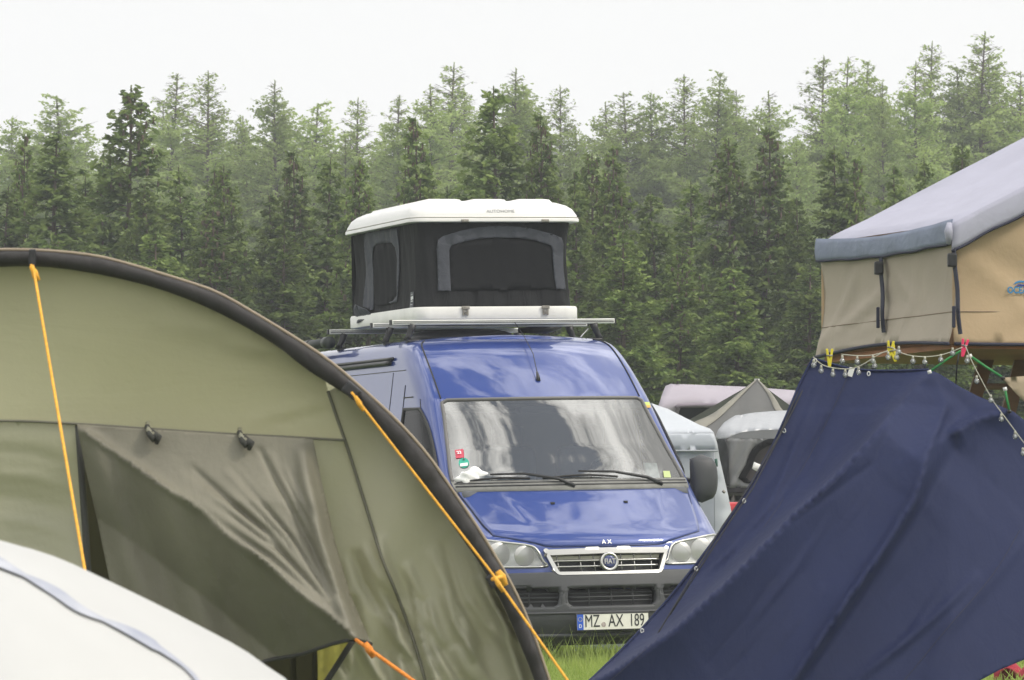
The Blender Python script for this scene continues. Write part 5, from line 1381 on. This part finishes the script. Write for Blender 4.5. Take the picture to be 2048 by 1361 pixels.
# ladder hanging from the open tent
m_wood = mat('brown_ladder_frame', (.30, .20, .12), .6, var=(8, .2))
lad = empty('ladder', P(1980, 1040, 23.6), label='brown ladder slanting down from the tan roof tent behind the blue tarp', cat='ladder'); lad.location.z = 0
r1 = (P(1984, 686, 23.4), P(1938, 830, 23.0)); r2 = (P(2052, 686, 23.4), P(2014, 835, 23.0))
for (a, b_), nm in ((r1, 'rail'), (r2, 'rail')):
    d_ = b_ - a; e = a + d_ * (a.z / -d_.z) ; mb_ = MB()
    for k in range(1): pass
    wv = Vector((.036, .01, 0)); hv = Vector((0, .03, 0))
    o = MB().add([a - wv - hv, a + wv - hv, a + wv + hv, a - wv + hv, e - wv - hv, e + wv - hv, e + wv + hv, e - wv + hv], [(0, 1, 2, 3), (7, 6, 5, 4), (0, 4, 5, 1), (1, 5, 6, 2), (2, 6, 7, 3), (3, 7, 4, 0)]).build(nm, m_wood, lad); o.matrix_parent_inverse = Matrix.Translation(-lad.location)
for k in range(6):
    f = .07 + .045 + k * .17
    a = r1[0] + (r1[1] - r1[0]) * f * (r1[0].z / (r1[0].z - r1[1].z)); b_ = r2[0] + (r2[1] - r2[0]) * f * (r2[0].z / (r2[0].z - r2[1].z))
    o = MB().tube([a, b_], .016, 8).build('rung', m_wood, lad, True); o.matrix_parent_inverse = Matrix.Translation(-lad.location)
# small beige awning corner at the right edge
aw = cloth('awning', [(2004, 756), (2060, 752), (2150, 750), (2150, 880), (2060, 815), (2030, 785)], lambda x, y: P(x, y, 21.9 + .002 * (x - 2004) + .01 * math.sin(x * .2)), mat('beige_awning_cloth', (.46, .38, .27), .85, bump=(6, .3), trans=.3), None, 12, thick=.004)
tag(aw, 'beige awning corner held by green cords at the right edge of the photo', 'awning')

# ------------------------------------------------------------------ blue tarp
m_tarp = mat('navy_tarp_cloth', (.014, .021, .068), .75, spec=.25, bump=(9, .28, (1, 1, .5)), weave=(60, .05), var=(1.4, .08))
TE = [(1625, 717), (1658, 727), (1698, 738), (1745, 742), (1800, 742), (1857, 740), (1878, 748), (1893, 757), (1921, 775), (1956, 793), (2003, 814), (2027, 824), (2060, 850), (2200, 960), (2500, 1150), (2460, 1240), (2300, 1270), (2120, 1300), (2048, 1320), (2000, 1340), (1940, 1372), (1800, 1440), (1600, 1470), (1400, 1470), (1200, 1455), (1080, 1440),
      (1180, 1361), (1235, 1308), (1283, 1258), (1335, 1200), (1388, 1134), (1428, 1080), (1470, 1020), (1510, 955), (1548, 885), (1575, 825), (1600, 765)]
c1 = [(1860, 746), (1800, 812), (1720, 904), (1640, 985), (1588, 1031), (1457, 1163), (1350, 1260), (1238, 1338), (1120, 1400)]
c2 = [(1860, 746), (1880, 780), (1893, 812), (1862, 892), (1829, 1000), (1770, 1100), (1698, 1198), (1588, 1360), (1520, 1460)]
c3 = [(1961, 1145), (1890, 1215), (1808, 1286), (1700, 1370)]
c4 = [(2010, 822), (1950, 840), (1893, 872)]
c5 = [(1900, 880), (1850, 985), (1800, 1075), (1740, 1150)]
c6 = [(2048, 1080), (1990, 1150), (1890, 1260), (1850, 1361)]
tw = random.Random(8); TWR = []
for k in range(14):
    t0 = k / 14; x0, y0 = 1640 + 190 * rw.random(), 745 + 10 * rw.random(); x1, y1 = 1180 + 420 * t0 + tw.uniform(-20, 20), 1360 - 340 * t0
    TWR.append(([(x0, y0), ((x0 + x1) / 2 + tw.uniform(-25, 25) + 40, (y0 + y1) / 2 + 20), (x1, y1)], tw.uniform(3, 7), tw.uniform(.006, .014) * tw.choice((1, -1))))
for k in range(12):
    x0, y0 = tw.uniform(1560, 1980), tw.uniform(950, 1200); L_ = tw.uniform(100, 260)
    TWR.append(([(x0, y0), (x0 - L_ * .33, y0 + L_ * .5), (x0 - L_ * .75, y0 + L_)], tw.uniform(4, 8), tw.uniform(.005, .011) * tw.choice((1, -1))))
TWR += [([(1890, 880), (1808, 1031), (1698, 1198), (1588, 1360)], 9, .04), ([(1912, 890), (1830, 1040), (1716, 1210), (1600, 1375)], 12, -.03), (c3, 10, .03), (c6, 14, .018)]
def tarp_fn(x, y):
    Y = 21.7 - .9 * max(0, (1361 - x) / 300) * max(0, (y - 900) / 460) * 0
    f = 0
    d, t_ = sdist(x, y, c1); d = -d
    # bright flank left of c1 leans back (faces the sky), the cloth right of it tucks under
    f += (.24 + .20 * math.sin(PI * t_)) * (math.exp(-abs(d) / 200) if d < 0 else math.exp(-d / 18) ) * min(1, .25 + t_ * 5)
    d2, t2 = sdist(x, y, c2); d2 = -d2
    f += (.17 * (math.exp(-abs(d2) / 70) if d2 > 0 else math.exp(-abs(d2) / 15))) * min(1, .1 + t2 * 4)
    d4, t4 = sdist(x, y, c4)
    f += .13 * math.exp(-abs(d4) / (45 if d4 > 0 else 12)) * min(1, (1 - t4) * 3 + .4)
    f += creases(x, y, TWR)
    Yb = 21.75 - .0011 * max(0, y - 740) * 1.0 - .00022 * max(0, 1620 - x)
    if x > 1900: Yb += .0012 * (x - 1900) * .5
    return P(x, y, Yb - f)
tarp = cloth('tarp', TE, tarp_fn, m_tarp, None, 7, thick=.003)
tag(tarp, 'large wrinkled navy blue tarp hanging below the tan roof tent', 'tarp')
edge = [tarp_fn(x, y) + Vector((0, -.006, 0)) for x, y in resample(TE[-12:] + TE[:6], 60)]
MB().tube(edge, .006, 5).build('edge_hem', m_tarp, tarp, True)
MB().tube([tarp_fn(x, y) + Vector((0, -.004, 0)) for x, y in resample(catmull([(2040, 1060), (1985, 1150), (1890, 1262), (1800, 1370), (1720, 1450)], 4), 60)], .0018, 4).tube([tarp_fn(x, y) + Vector((0, -.004, 0)) for x, y in resample(catmull([(1700, 742), (1660, 830), (1600, 945), (1500, 1090), (1350, 1245), (1200, 1380)], 4), 70)], .0016, 4).build('tarp_seams', m_navy, tarp, True)
m_eye = mat('white_eyelet', (.72, .72, .70), .4)
for x, y in ((1389, 1138), (1281, 1262), (1485, 1002), (1565, 862), (1734, 748), (1627, 722)):
    p = tarp_fn(x + 3, y) + Vector((0, -.012, 0)); Mx = Matrix.Translation(p) @ Matrix.Rotation(R(90), 4, 'X')
    MB().tube([Mx @ Vector((.0065 * math.cos(a), .009 * math.sin(a), 0)) for a in np.linspace(0, 2 * PI, 14)], .0026, 5).build('eyelet', m_eye, tarp, True)
p = tarp_fn(1701, 745); MB().box((-.012, -.004, -.02), (.012, -.002, .022), Matrix.Translation(p + Vector((0, -.02, 0))) @ Matrix.Rotation(R(18), 4, 'Y')).build('care_tag', m_eye, tarp)
# thin black guy lines beside the tarp
m_line = mat('black_cord', (.02, .02, .022), .7)
for (pp, lb) in (([(1622, 722), (1560, 868), (1500, 972), (1445, 1052), (1380, 1160), (1200, 1460)], 'outer thin black cord beside the left edge of the blue tarp'), ([(1628, 735), (1585, 822), (1505, 978), (1462, 1040), (1340, 1230)], 'inner thin black cord touching the left edge of the blue tarp')):
    tag(MB().tube([P(x, y, 21.8 - .0016 * (y - 720)) for x, y in pp], .0032, 5).build('guy_rope', m_line, None, True), lb, 'rope')
# green bungee cords
m_green = mat('green_bungee', (.02, .22, .05), .6); m_peg_y = mat('yellow_peg', (.65, .55, .02), .5); m_peg_p = mat('pink_peg', (.75, .03, .12), .5)
for pp, lb in (([(1859, 744), (1893, 720), (1912, 708), (1926, 700)], 'green cord from the tip of the blue tarp up to the pink clothes peg'), ([(1940, 712), (1970, 733), (2006, 756)], 'green cord from below the pink clothes peg down to the beige awning corner'), ([(2010, 778), (2014, 800), (2019, 823)], 'short green cord between the beige awning corner and the right slope of the blue tarp')):
    o = tag(MB().tube([P(x, y, 21.6) for x, y in pp], .0062, 6).build('bungee_cord', m_green, None, True), lb, 'cord')
    for q in (pp[0], pp[-1]):
        MB().tube([P(q[0] - 1, q[1] - 3, 21.58), P(q[0] + 1, q[1] + 4, 21.58)], .010, 6).build('cord_hook', m_black if q == pp[-1] else m_eye, o, True)
tag(MB().tube([P(1918, 706, 21.65), P(1914, 730, 21.65), P(1911, 776, 21.8)], .004, 5).build('cord', m_line, None, True), 'thin black cord hanging below the pink clothes peg behind the blue tarp', 'cord')
# clothes pegs
def peg(x, y, tilt, mt_, lb):
    M_ = Matrix.Translation(P(x, y, 21.55)) @ Matrix.Rotation(R(tilt), 4, 'Y')
    r_ = empty('clothes_peg', label=lb, cat='clothes peg')
    r_.matrix_world = M_
    for s_ in (-1, 1): MB().box((s_ * .001, -.008, -.042), (s_ * .012, .008, .042), Matrix.Rotation(R(8 * s_), 4, 'Y'), .004).build('peg_half', mt_, r_)
    MB().tube([(-.014, -.009, .01), (.014, -.009, .01)], .0035, 5).build('peg_spring', m_latch, r_, True)
peg(1780, 700, 6, m_peg_y, 'yellow clothes peg gripping the fairy lights below the tan tent floor'); peg(1786, 706, -16, m_peg_y, 'second yellow clothes peg crossed over the upright one below the tan tent')
peg(1928, 696, 10, m_peg_p, 'pink clothes peg at the near corner of the tan roof tent')
peg(1659, 716, 0, m_peg_y, 'yellow clothes peg near the far left corner of the tan roof tent')
# fairy lights
m_wire = mat('cream_light_wire', (.42, .41, .34), .6); m_bulb = glassmat('clear_bulb_glass', (.90, .92, .94), 1.5, .02, .22, (.7, .72, .75)); m_fil = mat('bulb_silver_core', (.75, .74, .68), .25, metal=.6)
sl_ = empty('fairy_lights', P(1760, 715, 21.5), label='string of clear round bulbs clipped in loops under the tan roof tent', cat='string lights')
def lch(o): o.parent = sl_; o.matrix_parent_inverse = Matrix.Translation(-sl_.location); return o
runs = [[(1626, 714), (1640, 727), (1655, 734), (1680, 738), (1700, 738), (1718, 733), (1735, 724), (1750, 714), (1765, 706), (1776, 702)], [(1682, 709), (1700, 711), (1720, 712), (1742, 711), (1760, 707), (1776, 703)],
        [(1784, 695), (1795, 702), (1810, 709), (1830, 713), (1855, 714), (1880, 711), (1900, 705), (1925, 695)], [(1931, 693), (1944, 724), (1960, 755), (1975, 783), (1990, 808), (2010, 835), (2030, 862), (2048, 886), (2080, 925)]]
wr_ = MB()
for r_ in runs: wr_.tube([P(x, y, 21.45) for x, y in catmull(r_, 3)], .0024, 5)
lch(wr_.build('light_wire', m_wire, None, True))
for bx, by in ((202, 215), (265, 265), (365, 295), (470, 300), (583, 278), (720, 225), (445, 180), (572, 188), (705, 180), (835, 150), (925, 103), (908, 150), (1045, 183), (1147, 192), (1283, 170), (1383, 115), (1507, 180), (1588, 352), (1708, 515), (1797, 675), (1915, 823), (1980, 965)):
    p = P(1580 + bx / 4.252, 680 + by / 4.252, 21.45); Mx = Matrix.Translation(p)
    o = lch(MB().lathe([(.0, -.0135), (.007, -.0115), (.0115, -.006), (.0125, .0), (.0105, .007), (.006, .0115)], Mx, 14).build('light_bulb', m_bulb, None, True))
    c = MB().lathe([(.0055, .010), (.0055, .022), (.003, .026)], Mx, 8).build('bulb_socket', m_wire, o, True)
    MB().tube([p + Vector((0, 0, .01)), p + Vector((.002, 0, .0)), p + Vector((-.002, 0, -.006))], .003, 5).build('bulb_core', m_fil, o, True)
# crumpled red blanket on the grass at the lower right
V, F = cdt([(0, 0), (.7, 0), (.8, .5), (.1, .55)], .025)
bl = mesh('blanket', [Vector((2.99 + x * .9, 29.5 + y * 1.0, max(.02, .10 + .05 * math.sin(x * 21 + 2 * math.sin(y * 9)) + .04 * math.sin(y * 23 + x * 7) - .25 * max(0, .16 - x)))) for x, y in V], F, mat('red_blanket_cloth', (.28, .015, .03), .85, bump=(30, .4), var=(6, .3)), None, True)
md = bl.modifiers.new('thickness', 'SOLIDIFY'); md.thickness = .012
tag(bl, 'crumpled dark red blanket on the grass in the lower right corner', 'blanket')

# ------------------------------------------------------------------ tents behind the van
m_w2 = mat('white_gazebo_cloth', (.56, .59, .63), .7, bump=(3, .3), var=(1.5, .04), trans=.2)
gz = empty('gazebo', P(1340, 1040, 38.5), label='white box-shaped tent directly behind the door mirror of the blue van', cat='tent'); gz.location.z = 0
def gch(o): o.parent = gz; o.matrix_parent_inverse = Matrix.Translation(-gz.location); return o
A_ = P(1428, 1040, 38); A_.z = 0; vv_ = Vector((.05, 1, 0)).normalized()
q1 = P(1428, 866, 38); peak = P(1305, 805, 39.5); ql = P(1150, 858, 38)
gw = lambda x, y: P(x + .0, y, 38 + .015 * math.sin(x * .1) + .01 * math.sin(y * .2))
gch(cloth('front_wall', [(1150, 868), (1300, 868), (1428, 867), (1434, 885), (1440, 920), (1455, 985), (1466, 1040), (1476, 1120), (1492, 1306), (1150, 1306)], gw, m_w2, None, 22, thick=.003))
gch(cloth('pitched_roof', [(1150, 866), (1180, 850), (1305, 808), (1335, 818), (1370, 836), (1400, 851), (1420, 858), (1428, 866), (1300, 867)], lambda x, y: P(x, y, 38 + 1.6 * max(0, (867 - y) / 60) + .005), m_w2, None, 9, thick=.003))
gch(mesh('back_roof', [P(1150, 866, 41.2), peak + Vector((0, .15, 0)), P(1180, 850, 39.4), P(1424, 870, 41.2)], [(0, 2, 1), (0, 1, 3)], m_w2, None))
gch(mesh('right_wall', [P(1428, 867, 38.02), P(1428, 870, 41.2), Vector((P(1475, 0, 41.2).x, 41.2, 0)), P(1492, 1304, 38.02)], [(0, 1, 2, 3)], m_w2, None))
m_w3 = mat('gazebo_band_grey', (.52, .55, .59), .75, bump=(5, .35, (.5, 1, 1)))
gch(cloth('wall_band', [(1150, 868), (1427, 867), (1432, 885), (1436, 901), (1150, 904)], lambda x, y: P(x, y, 37.97 - .012 * math.sin((y - 868) * .09)), m_w3, None, 10, thick=.003))
gch(MB().tube([P(x, 902, 37.95) for x in (1150, 1290, 1436)], .008, 5).tube([P(1428, 903, 37.95), P(1429, 1000, 37.95), P(1430, 1200, 37.96)], .005, 5).build('wall_seams', mat('gazebo_seam', (.33, .35, .38), .8), None, True))
gch(MB().tube([P(1432, 918, 37.93), P(1433, 934, 37.93)], .012, 5).tube([P(1431, 942, 37.93), P(1433, 950, 37.93)], .010, 5).build('zip_pulls', mat('dark_green_tab', (.03, .10, .07), .7), None, True))
gch(MB().tube([P(1445, 982, 37.93), P(1450, 986, 37.93)], .012, 5).build('wall_eyelet', m_latch, None, True))
# lilac tent
m_lil = mat('lilac_tent_cloth', (.44, .40, .45), .75, bump=(3, .35), var=(1.2, .05), trans=.2)
lt = empty('lilac_tent', P(1450, 1040, 52), label='pale lilac tent with a dark window, farthest back right of the blue van', cat='tent'); lt.location.z = 0
def lc(o): o.parent = lt; o.matrix_parent_inverse = Matrix.Translation(-lt.location); return o
top = [(1318, 812), (1324, 790), (1331, 773), (1342, 769), (1400, 771), (1500, 775), (1590, 782), (1602, 790), (1606, 812)]
lpoly = top + [(1612, 960), (1616, 1233), (1300, 1233), (1306, 960)]
def lfn(x, y):
    e = min(1, max(0, (y - 769) / 42)); return P(x, y, 52.8 - .8 * math.sin(e * PI / 2) + .04 * math.sin(x * .06 + y * .1))
hole = [(1352, 842), (1356, 818), (1366, 812), (1500, 812), (1560, 815), (1562, 900), (1356, 900)]
lc(cloth('front_cloth', lpoly, lfn, m_lil, None, 12, [hole], thick=.01))
lc(cloth('window_opening', [(1340, 805), (1580, 805), (1580, 910), (1340, 910)], lambda x, y: P(x, y, 52.35), m_dark, None, 30, thick=0))
lc(MB().tube([lfn(x, y) + Vector((0, -.02, 0)) for x, y in catmull(hole, 4, True)] + [lfn(*hole[0]) + Vector((0, -.02, 0))], .025, 5).build('window_edge', mat('grey_lilac_trim', (.20, .17, .20), .8), None, True))
bk = [P(x, y, 52.8) for x, y in top + [(1616, 1226), (1300, 1226)]]; lc(mesh('back_cloth', bk + [v + Vector((0, 2.2, -.15 if v.z > 1 else 0)) for v in bk], [tuple(range(11, 22))] + [(i, (i + 1) % 11, 11 + (i + 1) % 11, 11 + i) for i in range(11)], m_lil, None))
# grey peaked tent
m_pk = mat('grey_peak_cloth', (.13, .13, .125), .75, bump=(4, .35), var=(2, .07), trans=.25); m_pk2 = mat('cream_peak_edge', (.30, .285, .24), .75, trans=.3)
pk = empty('peaked_tent', P(1510, 1040, 46), label='grey pyramid-topped tent with cream edges, its peak in front of the lilac tent', cat='tent'); pk.location.z = 0
def pc_(o): o.parent = pk; o.matrix_parent_inverse = Matrix.Translation(-pk.location); return o
ap = P(1514, 758, 46.5)
el = catmull([(1514, 758), (1492, 775), (1462, 800), (1425, 828), (1385, 846), (1330, 868)], 4); er = catmull([(1514, 758), (1535, 778), (1552, 800), (1566, 822), (1600, 850), (1660, 870)], 4); em_ = catmull([(1514, 760), (1490, 784), (1460, 815), (1430, 842), (1400, 862)], 4)
def pfn(x, y): t_ = (y - 758) / 110; return P(x, y, 46.5 - 1.5 * t_ + .03 * math.sin(x * .12))
pc_(cloth('front_cloth', el + [(1330, 1010), (1660, 1010)] + er[::-1][:-1], pfn, m_pk, None, 9, thick=.006))
pc_(cloth('pale_edge_panel', el + em_[::-1][:-1], lambda x, y: pfn(x, y) + Vector((0, -.03, 0)), m_pk2, None, 8, thick=.004))
er2 = [(x - 12 * min(1, (y - 758) / 50), y + 3) for x, y in er]
pc_(cloth('pale_edge_panel', er + er2[::-1][:-1], lambda x, y: pfn(x, y) + Vector((0, -.03, 0)), m_pk2, None, 6, thick=.004))
pc_(mesh('back_cloth', [ap + Vector((0, .05, -.02)), P(1330, 868, 49), P(1660, 870, 49), P(1330, 1230, 49), P(1660, 1230, 49)], [(0, 2, 1), (1, 2, 4, 3)], m_pk, None))
pc_(MB().tube([ap, ap + Vector((0, 0, -3.0))], .03, 6).build('centre_pole', m_alu, None))
# silver-grey rounded roof tent with mesh arches, on a dark trailer
m_sv = mat('silver_coated_cloth', (.33, .34, .36), .42, metal=.25, bump=(4, .5, (1, 1, 2)), var=(2, .08)); m_sg = mat('grey_tent_wall', (.20, .205, .21), .75, bump=(4, .4), var=(2, .1))
sv = empty('roof_tent', P(1510, 1040, 42), label='silver-topped grey tent with dark arched windows, beside the white box tent', cat='roof tent'); sv.location.z = 0
def sc_(o): o.parent = sv; o.matrix_parent_inverse = Matrix.Translation(-sv.location); return o
hl_ = [(1432, 905), (1429, 885), (1436, 868), (1448, 855)]
def sfn(x, y):
    t_ = max(0, min(1, (y - 822) / 55)); ex_ = max(0, (1465 - x) / 40); return P(x, y, 42.7 - .7 * math.sin(t_ * PI / 2) + .5 * ex_ ** 2 * .5 + .015 * math.sin(x * .25 + y * .1))
sc_(cloth('silver_roof', [(1430, 880), (1436, 862), (1448, 846), (1470, 832), (1510, 826), (1560, 822), (1640, 822), (1700, 834), (1700, 862), (1560, 860), (1520, 861), (1480, 866), (1462, 874), (1452, 882)], sfn, m_sv, None, 7, thick=.005))
wall = [(1430, 878), (1452, 880), (1462, 873), (1480, 865), (1520, 860), (1560, 859), (1700, 860), (1700, 976), (1452, 976), (1446, 940)]
h1 = catmull([(1431, 900), (1436, 876), (1446, 876), (1454, 893), (1457, 920), (1458, 968), (1450, 968), (1440, 940)], 3, True)
h2 = catmull([(1488, 966), (1492, 930), (1504, 900), (1524, 884), (1550, 876), (1600, 876), (1640, 890), (1650, 966)], 3, True)
sc_(cloth('grey_wall', wall, lambda x, y: sfn(x, max(y, 878)) + Vector((0, .0, 0)), m_sg, None, 8, [h2], thick=.005))
sc_(cloth('mesh_window', h1, lambda x, y: sfn(x, max(y, 878)) + Vector((0, -.03, 0)), m_dark, None, 8, thick=.003))
sc_(cloth('window_frame', h2, lambda x, y: sfn(x, max(y, 878)) + Vector((0, -.01, 0)), m_mesh, None, 8, [grow(h2, .84, (1570, 950))], thick=.003))
sc_(cloth('mesh_window', grow(h2, 1.02), lambda x, y: sfn(x, max(y, 878)) + Vector((0, .06, 0)), mat('dim_mesh', (.05, .045, .045), .8, var=(4, .5)), None, 10, thick=.003))
sc_(cloth('pale_patch', [(1508, 924), (1522, 930), (1518, 946), (1504, 938)], lambda x, y: sfn(x, 900) * 1.0 if False else P(x, y, 41.93), m_eye, None, 8, thick=.003))
sc_(MB().box(P(1452, 985, 42.0), P(1700, 977, 44.0)).build('base_board', m_black, None))
sc_(mesh('rear_wall', [P(1436, 862, 44.2), P(1700, 850, 44.2), P(1700, 978, 44.2), P(1450, 978, 44.2)], [(0, 1, 2, 3)], m_sg, None))
tr = empty('camping_trailer', P(1560, 1040, 42.8), label='dark trailer frame under the silver-topped roof tent', cat='trailer'); tr.location.z = 0
def trc(o): o.parent = tr; o.matrix_parent_inverse = Matrix.Translation(-tr.location); return o
x0 = P(1456, 0, 42).x; x1 = x0 + 2.2
trc(MB().box((x0, 42.1, .55), (x1, 43.6, 1.08), bev=.03).build('trailer_box', m_black, None))
rl = MB()
for z_ in (1.12, 1.22, 1.30): rl.tube([(x0, 42.05, z_), (x1, 42.05, z_)], .022, 6)
for k in range(6): rl.tube([(x0 + .05 + k * .42, 42.05, 1.05), (x0 + .05 + k * .42, 42.05, 1.34)], .02, 6)
trc(rl.build('side_rails', mat('dull_metal', (.13, .12, .11), .5, metal=.5), None, True))
trc(MB().lathe([(0, -.1), (.3, -.1), (.31, 0), (.3, .1), (.18, .1), (0, .08)], Matrix.Translation((x0 + 1.1, 42.05, .31)) @ Matrix.Rotation(R(90), 4, 'X'), 24).build('wheel', m_tyre, None, True))
p = P(1470, 1018, 40.5)
rb = MB().box((p.x - .10, 40.4, .62), (p.x + .5, 40.9, 1.22), bev=.05).build('red_box', mat('red_box_plastic', (.50, .03, .04), .5, var=(8, .2)), None)
tag(rb, 'bright red box peeping out between the white box tent and the blue tarp', 'box')
st_ = MB()
for sx_ in (-.05, .45):
    for sy_ in (40.45, 40.85): st_.tube([(p.x + sx_, sy_, 0), (p.x + sx_, sy_, .62)], .02, 6)
st_.build('box_legs', m_black, rb)

# ------------------------------------------------------------------ haze
hz = mat('haze_air', (1, 1, 1)); t = hz.node_tree; t.nodes.remove(t.nodes['Principled BSDF'])
pv = t.nodes.new('ShaderNodeVolumePrincipled'); pv.inputs['Color'].default_value = (.86, .90, .93, 1); pv.inputs['Density'].default_value = HAZE if 'HAZE' in globals() else .0012; pv.inputs['Anisotropy'].default_value = .3
t.links.new(pv.outputs[0], t.nodes['Material Output'].inputs['Volume'])
hb = MB().box((-70, -5, -1), (70, 215, 24)).build('haze', hz, None); hb['kind'] = 'stuff'; hb.display_type = 'WIRE'
bpy.context.view_layer.update()
